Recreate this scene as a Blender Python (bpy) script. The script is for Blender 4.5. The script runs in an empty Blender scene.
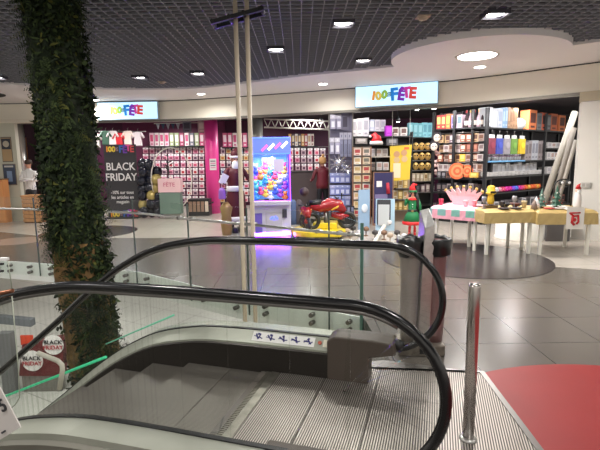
import bpy, bmesh, math, random
from mathutils import Vector, Matrix
random.seed(7)
sc = bpy.context.scene
COL = sc.collection
PI = math.pi
R = math.radians

# ------------------------------------------------------------------ camera maths
F = 450.0; PITCH = R(8.22); ROLL = R(0.75); H = 1.6
def ray(u, v):
    x = (u-300)/F; y = -(v-225)/F
    c, s = math.cos(ROLL), math.sin(ROLL)
    r = x*c+y*s; up = -x*s+y*c
    return (r, math.cos(PITCH)+up*math.sin(PITCH), -math.sin(PITCH)+up*math.cos(PITCH))
def atz(u, v, z=0.0):
    d = ray(u, v); t = (z-H)/d[2]
    return Vector((d[0]*t, d[1]*t, z))
def at(u, v, y):
    d = ray(u, v); t = y/d[1]
    return Vector((d[0]*t, y, H+d[2]*t))
ANG = R(17)
def E(s, n, z=0.0):
    return Vector((-math.cos(ANG)*s+math.sin(ANG)*n, math.sin(ANG)*s+math.cos(ANG)*n, z))
def sn(u, v, z=0.0):
    p = atz(u, v, z)
    return (-math.cos(ANG)*p.x+math.sin(ANG)*p.y, math.sin(ANG)*p.x+math.cos(ANG)*p.y)
def atn(u, v, n):
    d = ray(u, v); t = n/(d[0]*math.sin(ANG)+d[1]*math.cos(ANG))
    return Vector((d[0]*t, d[1]*t, H+d[2]*t))

# ------------------------------------------------------------------ materials
MC = {}
def mat(name, col, rough=0.6, metal=0.0, emit=None, estr=1.0, noise=0.0, nscale=8.0, bump=0.0, spec=0.5):
    if name in MC: return MC[name]
    m = bpy.data.materials.new(name); m.use_nodes = True
    nt = m.node_tree; b = nt.nodes['Principled BSDF']
    b.inputs['Base Color'].default_value = (*col, 1)
    b.inputs['Roughness'].default_value = rough
    b.inputs['Metallic'].default_value = metal
    b.inputs['Specular IOR Level'].default_value = spec
    if emit:
        b.inputs['Emission Color'].default_value = (*emit, 1)
        b.inputs['Emission Strength'].default_value = estr
    if noise > 0 or bump > 0:
        tc = nt.nodes.new('ShaderNodeTexCoord'); n = nt.nodes.new('ShaderNodeTexNoise')
        n.inputs['Scale'].default_value = nscale; n.inputs['Detail'].default_value = 5
        nt.links.new(tc.outputs['Object'], n.inputs['Vector'])
        if noise > 0:
            mr = nt.nodes.new('ShaderNodeMapRange')
            mr.inputs['From Min'].default_value = 0.3; mr.inputs['From Max'].default_value = 0.7
            mr.inputs['To Min'].default_value = 1-noise; mr.inputs['To Max'].default_value = 1+noise
            mx = nt.nodes.new('ShaderNodeVectorMath'); mx.operation = 'SCALE'
            mx.inputs[0].default_value = col
            nt.links.new(n.outputs['Fac'], mr.inputs['Value'])
            nt.links.new(mr.outputs['Result'], mx.inputs['Scale'])
            nt.links.new(mx.outputs['Vector'], b.inputs['Base Color'])
        if bump > 0:
            bp = nt.nodes.new('ShaderNodeBump'); bp.inputs['Strength'].default_value = bump
            bp.inputs['Distance'].default_value = 0.02
            nt.links.new(n.outputs['Fac'], bp.inputs['Height']); nt.links.new(bp.outputs['Normal'], b.inputs['Normal'])
    MC[name] = m
    return m
def lin(r, g, b):
    f = lambda c: (c/255/12.92) if c/255 <= 0.04045 else ((c/255+0.055)/1.055)**2.4
    return (f(r), f(g), f(b))
def cm(r, g, b, rough=0.55):
    return mat('paint_%02x%02x%02x' % (r, g, b), lin(r, g, b), rough)
def glassmat(name, tint=(0.93, 0.98, 0.95), base=0.8):
    if name in MC: return MC[name]
    m = bpy.data.materials.new(name); m.use_nodes = True; nt = m.node_tree
    nt.nodes.clear()
    o = nt.nodes.new('ShaderNodeOutputMaterial'); mx = nt.nodes.new('ShaderNodeMixShader')
    t = nt.nodes.new('ShaderNodeBsdfTransparent'); t.inputs[0].default_value = (*tint, 1)
    g = nt.nodes.new('ShaderNodeBsdfGlossy'); g.inputs['Roughness'].default_value = 0.02
    g.inputs['Color'].default_value = (1, 1, 1, 1)
    f = nt.nodes.new('ShaderNodeFresnel'); f.inputs['IOR'].default_value = 1.45
    ge = nt.nodes.new('ShaderNodeNewGeometry')
    # the same reflectance from both faces of the pane
    ds = nt.nodes.new('ShaderNodeMath'); ds.operation = 'MULTIPLY'; ds.inputs[1].default_value = base
    mm = nt.nodes.new('ShaderNodeMath'); mm.operation = 'MINIMUM'; mm.inputs[1].default_value = 0.5
    nt.links.new(f.outputs[0], ds.inputs[0]); nt.links.new(ds.outputs[0], mm.inputs[0])
    ir = nt.nodes.new('ShaderNodeMapRange')     # back faces use inverse ior
    ir.inputs['From Min'].default_value = 0; ir.inputs['From Max'].default_value = 1
    ir.inputs['To Min'].default_value = 1.45; ir.inputs['To Max'].default_value = 1.0
    nt.links.new(ge.outputs['Backfacing'], ir.inputs['Value']); nt.links.new(ir.outputs['Result'], f.inputs['IOR'])
    nt.links.new(mm.outputs[0], mx.inputs[0]); nt.links.new(t.outputs[0], mx.inputs[1])
    nt.links.new(g.outputs[0], mx.inputs[2]); nt.links.new(mx.outputs[0], o.inputs[0])
    MC[name] = m
    return m

# ------------------------------------------------------------------ mesh builder
class MB:
    def __init__(s): s.bm = bmesh.new(); s.mi = 0
    def _mark(s, faces, smooth=False):
        for f in faces: f.material_index = s.mi; f.smooth = smooth
    def box(s, c, d, rz=0.0, rot=None):
        M = Matrix.Translation(Vector(c)) @ (rot if rot is not None else Matrix.Rotation(rz, 4, 'Z'))
        vs = [s.bm.verts.new(M @ Vector((x*d[0]/2, y*d[1]/2, z*d[2]/2))) for x in (-1, 1) for y in (-1, 1) for z in (-1, 1)]
        q = [(0, 1, 3, 2), (4, 6, 7, 5), (0, 4, 5, 1), (2, 3, 7, 6), (0, 2, 6, 4), (1, 5, 7, 3)]
        s._mark([s.bm.faces.new([vs[i] for i in f]) for f in q]); return s
    def hexa(s, b, t):
        vs = [s.bm.verts.new(Vector(p)) for p in list(b)+list(t)]; n = len(b)
        fs = [s.bm.faces.new(list(reversed(vs[:n]))), s.bm.faces.new(vs[n:])]
        for i in range(n): fs.append(s.bm.faces.new([vs[i], vs[(i+1) % n], vs[n+(i+1) % n], vs[n+i]]))
        s._mark(fs); return s
    def prism(s, pts, z0, z1):
        a = sum(pts[i][0]*pts[(i+1) % len(pts)][1]-pts[(i+1) % len(pts)][0]*pts[i][1] for i in range(len(pts)))
        if a < 0: pts = list(reversed(pts))
        return s.hexa([(p[0], p[1], z0) for p in pts], [(p[0], p[1], z1) for p in pts])
    def tube(s, pts, r, seg=10, cap=True, smooth=True, r2=None, up=None):
        pts = [Vector(p) for p in pts]; rings = []
        rs = r if isinstance(r, (list, tuple)) else [r]*len(pts)
        ref = None
        for i, p in enumerate(pts):
            if i == 0: d = pts[1]-p
            elif i == len(pts)-1: d = p-pts[i-1]
            else: d = (pts[i+1]-p).normalized()+(p-pts[i-1]).normalized()
            d.normalize()
            if up is not None: a = Vector(up)
            elif ref is None: a = Vector((0, 0, 1)) if abs(d.z) < .9 else Vector((1, 0, 0))
            else: a = ref
            x = a-d*a.dot(d); x.normalize(); ref = x; y = d.cross(x)
            k = r2/rs[i] if r2 else 1.0
            rings.append([s.bm.verts.new(p+x*math.cos(2*PI*j/seg)*rs[i]+y*math.sin(2*PI*j/seg)*rs[i]*k) for j in range(seg)])
        fs = []
        for i in range(len(rings)-1):
            for j in range(seg):
                fs.append(s.bm.faces.new([rings[i][j], rings[i][(j+1) % seg], rings[i+1][(j+1) % seg], rings[i+1][j]]))
        s._mark(fs, smooth)
        if cap: s._mark([s.bm.faces.new(list(reversed(rings[0]))), s.bm.faces.new(rings[-1])])
        return s
    def lathe(s, c, prof, seg=16, smooth=True, sx=1.0, sy=1.0, rot=None):
        c = Vector(c); rings = []
        for (r, z) in prof:
            ring = []
            for j in range(seg):
                v = Vector((math.cos(2*PI*j/seg)*max(r, 1e-4)*sx, math.sin(2*PI*j/seg)*max(r, 1e-4)*sy, z))
                if rot is not None: v = rot @ v
                ring.append(s.bm.verts.new(c+v))
            rings.append(ring)
        fs = []
        for i in range(len(rings)-1):
            for j in range(seg):
                fs.append(s.bm.faces.new([rings[i][j], rings[i][(j+1) % seg], rings[i+1][(j+1) % seg], rings[i+1][j]]))
        s._mark(fs, smooth)
        s._mark([s.bm.faces.new(list(reversed(rings[0]))), s.bm.faces.new(rings[-1])])
        return s
    def ball(s, c, r, seg=12, rings=8, sc_=(1, 1, 1)):
        prof = [(r*math.sin(PI*i/rings)*1.0, -r*math.cos(PI*i/rings)*sc_[2]) for i in range(rings+1)]
        return s.lathe(c, prof, seg, True, sc_[0], sc_[1])
    def poly(s, pts, smooth=False):
        s._mark([s.bm.faces.new([s.bm.verts.new(Vector(p)) for p in pts])], smooth); return s
    def build(s, name, mats, parent=None, loc=None, bevel=0.0, recalc=True):
        if recalc: bmesh.ops.recalc_face_normals(s.bm, faces=s.bm.faces)
        if loc is not None: bmesh.ops.translate(s.bm, vec=-Vector(loc), verts=s.bm.verts)
        me = bpy.data.meshes.new(name); s.bm.to_mesh(me); s.bm.free()
        for m in (mats if isinstance(mats, (list, tuple)) else [mats]): me.materials.append(m)
        o = bpy.data.objects.new(name, me); COL.objects.link(o)
        if loc is not None: o.location = loc
        if parent is not None: o.parent = parent
        if bevel > 0:
            b = o.modifiers.new('bevel', 'BEVEL'); b.width = bevel; b.segments = 2; b.limit_method = 'ANGLE'
        return o
    def set(s, i): s.mi = i; return s

def tag(o, label=None, cat=None, group=None, kind=None):
    if label: o['label'] = label
    if cat: o['category'] = cat
    if group: o['group'] = group
    if kind: o['kind'] = kind
    return o
def thing(name, label, cat, loc=(0, 0, 0), rz=0.0, group=None):
    o = bpy.data.objects.new(name, None); COL.objects.link(o)
    o.location = loc; o.rotation_euler = (0, 0, rz); o.empty_display_size = .1
    return tag(o, label, cat, group)
def struct(o): o['kind'] = 'structure'; return o
def copy_tree(o, parent=None):
    c = o.copy(); COL.objects.link(c); c.parent = parent
    for ch in [x for x in o.children]: copy_tree(ch, c)
    return c
def rel(parent, o):
    """parent a world-space-built mesh to an Empty without moving it"""
    o.parent = parent
    M = Matrix.Translation(parent.location) @ parent.rotation_euler.to_matrix().to_4x4()
    o.matrix_parent_inverse = M.inverted(); return o
def text_mesh(name, body, size, m, parent=None, loc=(0, 0, 0), rot=(PI/2, 0, 0), extr=0.002, bold=0.0, align='CENTER', sx=1.0):
    cu = bpy.data.curves.new(name, 'FONT'); cu.body = body; cu.size = size; cu.extrude = extr
    cu.offset = bold; cu.align_x = align; cu.align_y = 'CENTER'; cu.resolution_u = 3
    t = bpy.data.objects.new(name, cu); COL.objects.link(t)
    bpy.context.view_layer.update()
    me = bpy.data.meshes.new_from_object(t.evaluated_get(bpy.context.evaluated_depsgraph_get()))
    bpy.data.objects.remove(t); me.name = name
    me.materials.clear(); me.materials.append(m)
    o = bpy.data.objects.new(name, me); COL.objects.link(o)
    o.location = loc; o.rotation_euler = rot; o.scale = (sx, 1, 1)
    if parent is not None: o.parent = parent
    return o

# ------------------------------------------------------------------ shared materials
M_white = mat('white_paint', lin(214, 208, 198), .6)
M_soffit = mat('soffit_plaster', lin(240, 236, 234), .7)
M_fascia = mat('fascia_panel', lin(232, 226, 210), .5)
M_black = mat('black_plastic', (.012, .012, .013), .4)
M_rubber = mat('handrail_rubber', (.006, .006, .007), .22, spec=.6)
M_steel = mat('brushed_steel', (.55, .54, .52), .28, 1.0, noise=.08, nscale=30)
M_dsteel = mat('dark_steel', (.22, .21, .2), .35, 1.0)
M_deck = mat('escalator_deck', lin(168, 170, 158), .35, .25, noise=.06, nscale=5)
M_skirt = mat('escalator_skirt', lin(52, 48, 45), .35, .5)
M_clad = mat('escalator_cladding', lin(200, 192, 170), .5)
M_brown = mat('brown_plastic', lin(80, 70, 63), .5)
M_glass = glassmat('clear_glass', (.965, .982, .972), .8)
M_esc_glass = glassmat('escalator_glass', (.94, .95, .94), .5)
M_edge = mat('green_glass_edge', lin(84, 124, 114), .15)
M_dark = mat('dark_interior', (.012, .011, .013), .7)
M_mag = mat('magenta_wall', lin(72, 18, 52), .6)
M_pink = mat('pink_column', lin(236, 66, 152), .4)
M_wood = mat('pale_wood', lin(196, 142, 92), .5, noise=.15, nscale=12)
M_gold = mat('gold_cloth', lin(186, 160, 104), .45, noise=.06, nscale=10)
M_cream = cm(226, 218, 200)
M_paper = cm(232, 230, 228)
M_skin = mat('skin', lin(205, 150, 125), .5)
M_emw = mat('lamp_white', (1, 1, 1), .5, emit=(1, .97, .92), estr=14)
M_silver = mat('silver_foil', (.6, .6, .65), .25, .9)

# ------------------------------------------------------------------ floor
def tile_material(name, c1, joint, tile=.6, ox=.2, oy=.3, rough=.28, rz=0.0, jw=.006):
    m = bpy.data.materials.new(name); m.use_nodes = True; nt = m.node_tree
    b = nt.nodes['Principled BSDF']; tc = nt.nodes.new('ShaderNodeTexCoord')
    mp = nt.nodes.new('ShaderNodeMapping'); mp.inputs['Location'].default_value = (ox, oy, 0)
    mp.inputs['Rotation'].default_value = (0, 0, rz)
    br = nt.nodes.new('ShaderNodeTexBrick'); br.offset = 0; br.squash = 1
    br.inputs['Scale'].default_value = 1; br.inputs['Brick Width'].default_value = tile
    br.inputs['Row Height'].default_value = tile; br.inputs['Mortar Size'].default_value = jw
    br.inputs['Mortar Smooth'].default_value = .2; br.inputs['Bias'].default_value = 0
    br.inputs['Color1'].default_value = (*c1, 1)
    br.inputs['Color2'].default_value = (c1[0]*.93, c1[1]*.93, c1[2]*.94, 1)
    br.inputs['Mortar'].default_value = (*joint, 1)
    nz = nt.nodes.new('ShaderNodeTexNoise'); nz.inputs['Scale'].default_value = 9; nz.inputs['Detail'].default_value = 3
    mr = nt.nodes.new('ShaderNodeMapRange'); mr.inputs['To Min'].default_value = .97; mr.inputs['To Max'].default_value = 1.03
    mx = nt.nodes.new('ShaderNodeVectorMath'); mx.operation = 'SCALE'
    rr = nt.nodes.new('ShaderNodeMapRange'); rr.inputs['To Min'].default_value = rough*.97; rr.inputs['To Max'].default_value = rough*1.03
    L = nt.links.new
    L(tc.outputs['Object'], mp.inputs[0]); L(mp.outputs[0], br.inputs['Vector']); L(tc.outputs['Object'], nz.inputs['Vector'])
    L(nz.outputs['Fac'], mr.inputs['Value']); L(br.outputs['Color'], mx.inputs[0]); L(mr.outputs[0], mx.inputs['Scale'])
    L(mx.outputs[0], b.inputs['Base Color']); L(nz.outputs['Fac'], rr.inputs['Value']); L(rr.outputs[0], b.inputs['Roughness'])
    return m
M_tile = tile_material('grey_tiles', lin(102, 96, 90), lin(60, 56, 53), .62, ox=-.12, oy=.0+.0, rough=.23)
M_tilec = tile_material('cream_tiles', lin(182, 174, 163), lin(150, 143, 134), .62, ox=-.12, rough=.22)
M_lower = tile_material('pale_tiles', lin(196, 194, 188), lin(130, 128, 124), 1.6, rough=.35, rz=.5, jw=.012)
M_redfloor = mat('red_floor', lin(146, 28, 28), .5, noise=.05, nscale=3)
M_darkfloor = mat('dark_floor', lin(66, 61, 61), .22, noise=.05, nscale=3)

GL = [atz(-60, 268, -.2), atz(0, 273, -.2), atz(41, 276, -.2), atz(138, 286, -.2), atz(192, 301, -.2), atz(250, 315, -.2), atz(330, 331, -.2), atz(362, 338, -.2)]
edge = [Vector((p.x+.02, p.y+.05, 0)) for p in GL]
ex = edge[0]+(edge[0]-edge[2])*1.5
fl = [(-16, -4), (14, -4), (14, 24), (-16, 24), (-16, ex.y+1.6), (ex.x, ex.y)]
fl += [(p.x, p.y) for p in edge]
fl += [tuple(E(.30, 3.42)[:2]), tuple(E(1.25, 3.3)[:2]), tuple(E(1.25, 1.62)[:2]), tuple(E(16, 1.62)[:2])]
floor = MB().prism(fl, -.3, 0)
floor.bm.normal_update()
bmesh.ops.triangulate(floor.bm, faces=[f for f in floor.bm.faces if len(f.verts) > 4])
struct(floor.set(0).build('floor', [M_tile]))
# cream zone in front of the shops
bz = [atz(*p) for p in [(-60, 231), (0, 232), (40, 236), (100, 238), (150, 238), (220, 237), (300, 241), (380, 250), (430, 262), (500, 268), (553, 267), (600, 270), (680, 277)]]
cz = [(-16, bz[0].y)]+[(p.x, p.y) for p in bz]+[(14, bz[-1].y-.6), (14, 24), (-16, 24)]
c = MB().prism(cz, .0, .004)
c.bm.normal_update()
bmesh.ops.triangulate(c.bm, faces=[f for f in c.bm.faces if len(f.verts) > 4])
struct(c.build('floor', M_tilec))
def disc(name, cx, cy, r, z0, z1, m, seg=72):
    return struct(MB().prism([(cx+r*math.cos(2*PI*i/seg), cy+r*math.sin(2*PI*i/seg)) for i in range(seg)], z0, z1).build(name, m))
disc('trim_1', 2.62, 7.1, 1.3, 0, .008, M_darkfloor)
q = atz(92, 233)
disc('trim_2', q.x-.1, q.y+.1, 1.05, 0, .008, M_darkfloor)
q = atz(22, 241)
disc('trim_3', q.x-.1, q.y, .5, 0, .003, mat('pink_stone', lin(150, 132, 122), .2))
disc('trim_4', 1.98, 1.68, 1.62, 0, .005, M_redfloor)
# lower storey
struct(MB().box((-6, 16, -4.3), (44, 44, .2)).build('floor', M_lower))
struct(MB().box((-6, 33, 0-2.2), (44, .3, 4.2)).build('wall_back', M_white))
struct(MB().box((-16.2, 16, -2.2), (.3, 30, 4.2)).build('wall_left', M_white))

# ------------------------------------------------------------------ ceiling grid
GE = [(-60, 83), (0, 83), (50, 85), (100, 88), (150, 88.5), (200, 87), (250, 81.5), (300, 75), (350, 70), (395, 65)]
gridedge = [atz(u, v, 3.35) for u, v in GE]
DC = (3.0, 7.9); DR = 1.40
def inside_poly(x, y, poly):
    r = False; j = len(poly)-1
    for i in range(len(poly)):
        xi, yi = poly[i]; xj, yj = poly[j]
        if (yi > y) != (yj > y) and x < (xj-xi)*(y-yi)/(yj-yi)+xi: r = not r
        j = i
    return r
pitch = .13
XL, XR, YB, YF = -11.0, 7.5, 0.0, 12.0
ge2 = [(-16, gridedge[0].y-.6)]+[(p.x, p.y) for p in gridedge]+[(2.2, 8.6), (3.1, 8.4), (4.4, 7.3), (5.2, 6.6), (7.6, 4.6)]
def edge_y(x):
    for i in range(len(ge2)-1):
        if ge2[i][0] <= x <= ge2[i+1][0]:
            k = (x-ge2[i][0])/(ge2[i+1][0]-ge2[i][0]+1e-9); return ge2[i][1]+k*(ge2[i+1][1]-ge2[i][1])
    return ge2[-1][1]
M_grid = mat('ceiling_lamella', lin(138, 140, 146), .45)
g = MB(); HZ = .03
x = XL
while x < XR:
    y1 = edge_y(x)+.3
    g.box((x, (YB+y1)/2, 3.375), (.010, y1-YB, HZ)); x += pitch
y = YB
while y < YF:
    # spans where edge_y(x) > y
    xs = [XL+i*.1 for i in range(int((XR-XL)/.1)+1)]
    st = None
    for xx in xs+[XR+1]:
        ok = xx <= XR and edge_y(xx)+.3 > y
        if ok and st is None: st = xx
        if not ok and st is not None:
            if xx-.1-st > .05: g.box(((st+xx-.1)/2, y, 3.372), (xx-.1-st, .013, HZ))
            st = None
    y += pitch
struct(g.build('ceiling', M_grid))
struct(MB().box((-2, 6, 3.95), (36, 30, .1)).build('ceiling', mat('plenum', (.014, .014, .015), .9)))

# facade curve (plan)
FAC = [(-16, 13.3), (-9, 13.35), (-5.69, 13.25), (-4.33, 13.25), (-2.85, 12.95), (-.77, 12.2), (1.27, 11.35), (3.47, 10.4), (5.28, 8.85), (6.6, 7.6), (9.5, 4.2)]
def cr(pts, per=6):
    out = []
    P = [Vector(p) for p in pts]
    for i in range(len(P)-1):
        p0 = P[max(i-1, 0)]; p1 = P[i]; p2 = P[i+1]; p3 = P[min(i+2, len(P)-1)]
        for k in range(per):
            t = k/per
            out.append(0.5*((2*p1)+(-p0+p2)*t+(2*p0-5*p1+4*p2-p3)*t*t+(-p0+3*p1-3*p2+p3)*t**3))
    out.append(P[-1]); return out
fac = cr(FAC, 4)
def ribbon(mb, pts, off0, off1, z0, z1):
    """a wall following pts in plan between two normal offsets"""
    L = []
    for i, p in enumerate(pts):
        d = (pts[min(i+1, len(pts)-1)]-pts[max(i-1, 0)]).normalized(); n = Vector((-d.y, d.x))
        L.append((p+n*off0, p+n*off1))
    for i in range(len(L)-1):
        a, b = L[i]; c, d = L[i+1]
        mb.hexa([(a.x, a.y, z0), (c.x, c.y, z0), (d.x, d.y, z0), (b.x, b.y, z0)], [(a.x, a.y, z1), (c.x, c.y, z1), (d.x, d.y, z1), (b.x, b.y, z1)])
    return mb
struct(ribbon(MB(), fac, 0, .15, 2.80, 3.32).build('trim_5', M_fascia))
struct(ribbon(MB(), fac, -.03, .12, 2.74, 2.80).build('trim_6', mat('header_track', lin(120, 116, 108), .4, .4)))
struct(ribbon(MB(), fac, -.012, .0, 3.30, 3.32).build('trim_7', mat('fascia_dark_line', (.03, .03, .03), .8)))  # thin dark strip along the top of the fascia
# soffit between the grid and the fascia
gp = [Vector((-16, gridedge[0].y-.6))]+[Vector((p.x, p.y)) for p in gridedge]+[Vector((2.6, 8.3)), Vector((4.32, 7.40)), Vector((4.9, 6.85)), Vector((9.5, 2.6))]
def resample(pts, n):
    L = [0]
    for i in range(1, len(pts)): L.append(L[-1]+(pts[i]-pts[i-1]).length)
    out = []
    for k in range(n):
        t = L[-1]*k/(n-1); i = 1
        while i < len(L)-1 and L[i] < t: i += 1
        f = (t-L[i-1])/(L[i]-L[i-1]+1e-9); out.append(pts[i-1].lerp(pts[i], f))
    return out
gp = cr([tuple(p) for p in gp[:11]], 4)+gp[11:]
A_ = resample(gp, 60); B_ = resample(fac, 60)
s_ = MB()
for i in range(59):
    a, b, c, d = A_[i], A_[i+1], B_[i+1], B_[i]
    s_.hexa([(p.x, p.y, 3.32) for p in (a, b, c, d)], [(p.x, p.y, 3.42) for p in (a, b, c, d)])
struct(s_.build('ceiling', M_soffit))
struct(MB().prism([(DC[0]+DR*math.cos(2*PI*i/96), DC[1]+DR*math.sin(2*PI*i/96)) for i in range(96)], 3.27, 3.44).build('ceiling', M_soffit))
q = atz(4, 95, 3.31)
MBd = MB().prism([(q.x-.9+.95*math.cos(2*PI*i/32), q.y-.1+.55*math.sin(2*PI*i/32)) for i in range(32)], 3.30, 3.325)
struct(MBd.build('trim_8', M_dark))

def ribbon_pts():
    m = MB()
    for i in range(len(edge)-1):
        a, b = edge[i], edge[i+1]; d = (b-a).normalized(); n = Vector((-d.y, d.x, 0))*.012
        m.hexa([a+Vector((0, 0, -.3)), b+Vector((0, 0, -.3)), b-n+Vector((0, 0, -.3)), a-n+Vector((0, 0, -.3))], [a, b, b-n, a-n])
    return m
# ------------------------------------------------------------------ ceiling lights
def downlight(x, y, z, r, label, strength, square=False, watt=60, energy=True, group=None):
    t = thing('ceiling_light', label, 'ceiling light', (x, y, z), 0, group)
    if square:
        f = MB(); w = .13
        for a in (-1, 1):
            f.box((a*w, 0, 0), (.02, 2*w, .06)); f.box((0, a*w, 0), (2*w, .02, .06))
        f.box((0, 0, .025), (2*w, 2*w, .01))
        f.build('frame', mat('lamp_frame', lin(60, 58, 68), .5), t)
    else:
        MB().lathe((0, 0, 0), [(r*1.12, -.004), (r*1.12, .03), (r*.9, .03), (r*.9, -.004)], 40).build('frame', M_white, t)
    MB().lathe((0, 0, 0), [(0.001, -.012), (r*.7, -.012), (r*.98, -.004), (r*.98, .02), (.001, .02)], 40).build('diffuser', M_emw, t)
    lamp(x, y, z-.06, watt, r)
    return t
def lamp(x, y, z, watt, r=.15, col=(1, .965, .92), spread=PI*.92):
    l = bpy.data.lights.new('downlight', 'AREA'); l.shape = 'DISK'; l.size = r*2; l.energy = watt; l.color = col; l.spread = spread
    o = bpy.data.objects.new('lamp_beam', l); COL.objects.link(o); o.location = (x, y, z)
DLs = [(495, 14, 'round downlight in the ceiling grid near the top right above the curved white disc'),
       (343, 23, 'round downlight in the ceiling grid at the top right of the two pale poles'),
       (276, 49, 'round downlight in the ceiling grid just right of the two pale poles'),
       (198, 73, 'round downlight in the ceiling grid just left of the two pale poles'),
       (140, 77, 'round downlight at the grid edge above the left shop sign'),
       (363, 60, 'round downlight at the grid edge above the right shop sign'),
       (-3, 77, 'round downlight cut off by the left edge of the photo')]
for i, (u, v, lb) in enumerate(DLs):
    q = atz(u, v, 3.345); downlight(q.x, q.y, 3.345, .11 if i != 4 else .09, lb, 14, True, 38)
for u, v, r, lb in [(201, 94, .1, 'small downlight in the white soffit beside the left shop sign'), (323, 84, .1, 'small downlight in the white soffit left of the right shop sign'),
                 (95, 100, .1, 'small downlight in the white soffit above the leafy column edge'), (480, 67, .1, 'small downlight behind the large round lamp in the white disc')]:
    q = atz(u, v, 3.31); zz = 3.315 if u != 480 else 3.265
    q = atz(u, v, zz); downlight(q.x, q.y, zz, r, lb, 14, False, 22)
q = atz(477, 56, 3.265); downlight(q.x, q.y, 3.265, .31, 'large round lamp in the middle of the curved white ceiling disc', 10, False, 70)
for u, v, lb in [(162, 82, 'small round detector in the dark ceiling grid'), (423, 17, 'small square sprinkler plate in the ceiling grid')]:
    q = atz(u, v, 3.34)
    o = MB().lathe((0, 0, 0), [(.001, -.04), (.05, -.035), (.06, 0), (.001, .02)], 20).box((0, 0, .0), (.16, .16, .012)).build('smoke_detector', cm(190, 170, 150)); o.location = q
    tag(o, lb, 'smoke detector')
# the same mall lamps continue out of frame (behind and beside the camera)
for X, Y in [(-4.5, 1.0), (-1.5, 1.0), (1.5, 1.0), (4.5, 1.5), (-4.5, 4.8), (4.6, 4.2), (-1.2, -2), (2, -2), (-7, 3), (-7.5, 7), (1.0, 3.6), (-2.0, 2.6)]:
    lamp(X, Y, 3.25, 26, .11)
# unseen lamps added under the upper slab to brighten the lower storey
for X, Y in [(-2.5, 7.5), (-6, 10), (-1, 11), (-10, 9), (-6, 15), (-1.5, 16), (-11, 15), (-4, 21), (-10, 22), (-7.5, 4.5)]:
    lamp(X, Y, -.5, 62, .3)
struct(ribbon_pts().build('trim_15', mat('slab_edge_paint', lin(244, 248, 244), .5)))

# ------------------------------------------------------------------ glass guard round the void
def guard():
    t = thing('glass_balustrade', 'curved clear glass balustrade with a thin steel rail around the escalator opening', 'balustrade', (GL[3].x, GL[3].y, 0))
    tops = [1.08]*7+[1.0]
    for i in range(len(GL)-1):
        a, b = GL[i], GL[i+1]; d = (b-a).normalized()
        a2 = a+d*.008; b2 = b-d*.008; n = Vector((-d.y, d.x, 0))*.008
        za, zb = 1.07, (1.07 if i < 6 else .98)
        p = MB().hexa([a2-n, b2-n, b2+n, a2+n], [(a2.x-n.x, a2.y-n.y, za), (b2.x-n.x, b2.y-n.y, zb), (b2.x+n.x, b2.y+n.y, zb), (a2.x+n.x, a2.y+n.y, za)])
        pane = rel(t, p.build('glass_panel', M_glass))
        e = MB()
        e.box((b2.x, b2.y, (zb-.2)/2), (.012 if i < 6 else .03, .018, zb+.2), math.atan2(d.y, d.x))
        e = e.build('glass_edge', M_edge if i == 6 else mat('seam_dark', lin(70, 84, 80), .3)); e.parent = pane
        e.matrix_parent_inverse = Matrix.Identity(4)
        # clamps
        L = (b-a).length
        for k in (.22, L-.22) if L > .6 else (L-.15,):
            for zz in (-.06, -.15):
                c = a+d*k+Vector((0, 0, zz+.2)); nn = Vector((-d.y, d.x, 0))
                bo = MB().tube([c-nn*.03, c+nn*.06], .025, 12).build('clamp_bolt', M_dsteel); rel(t, bo)
    off = []
    for i, p in enumerate(GL):
        d = (GL[min(i+1, 7)]-GL[max(i-1, 0)]).normalized(); n = Vector((-d.y, d.x, 0)); off.append(p+n*(-.06)+Vector((0, 0, 1.09 if i < 6 else 1.07)))
    pts = cr([tuple(p) for p in off], 5)
    rel(t, MB().tube(pts, .016, 10).build('rail', M_steel))
    for i in range(1, 8):
        for s in (-.12, .12) if i < 7 else (-.12,):
            d = (GL[min(i+1, 7)]-GL[i-1]).normalized(); n = Vector((-d.y, d.x, 0))
            c = off[i]+d*s
            rel(t, MB().tube([c-n*.01, c+n*.075], .022, 10).build('rail_clamp', M_dsteel))
    return t
guard()

# ------------------------------------------------------------------ escalator
RN, RF = 1.78, 3.14
railpts = [(1.3, 1.0), (1.53, .995), (1.75, .985), (1.95, .955), (2.17, .905), (2.36, .83), (2.63, .68), (2.95, .45), (3.27, .19), (3.7, -.14), (4.08, -.43), (5.0, -1.12), (6.2, -2.02), (8.5, -3.75)]
railc = cr(railpts, 6)
def prof(s):
    if s <= 1.3: return 0.0
    for i in range(len(railc)-1):
        if railc[i].x <= s <= railc[i+1].x:
            k = (s-railc[i].x)/(railc[i+1].x-railc[i].x+1e-9); return railc[i].y+k*(railc[i+1].y-railc[i].y)-1.0
    return railc[-1].y-1.0
newel = []
for k in range(25):
    a = -PI/2-k/24*PI          # bottom to top through the front
    newel.append((.33+.39*math.cos(a), .62+.385*math.sin(a)))
newel = [(.33-(p[0]-.33)*-1, p[1]) for p in newel]
railpath = newel+[(.6, 1.005), (.9, 1.005), (1.15, 1.003)]+[(p.x, p.y) for p in railc]
esc = thing('escalator', 'descending escalator with black handrails, glass sides and ribbed metal landing plate', 'escalator', E(1.2, 2.46))
def W(name, mb, m, par=esc, **k):
    o = mb.build(name, m, **k)
    return rel(esc, o) if par is esc else o
def sub(par, name, mb, m):
    o = mb.build(name, m); o.parent = par
    return o
svals = [.0+.1*i for i in range(0, 84)]
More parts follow.
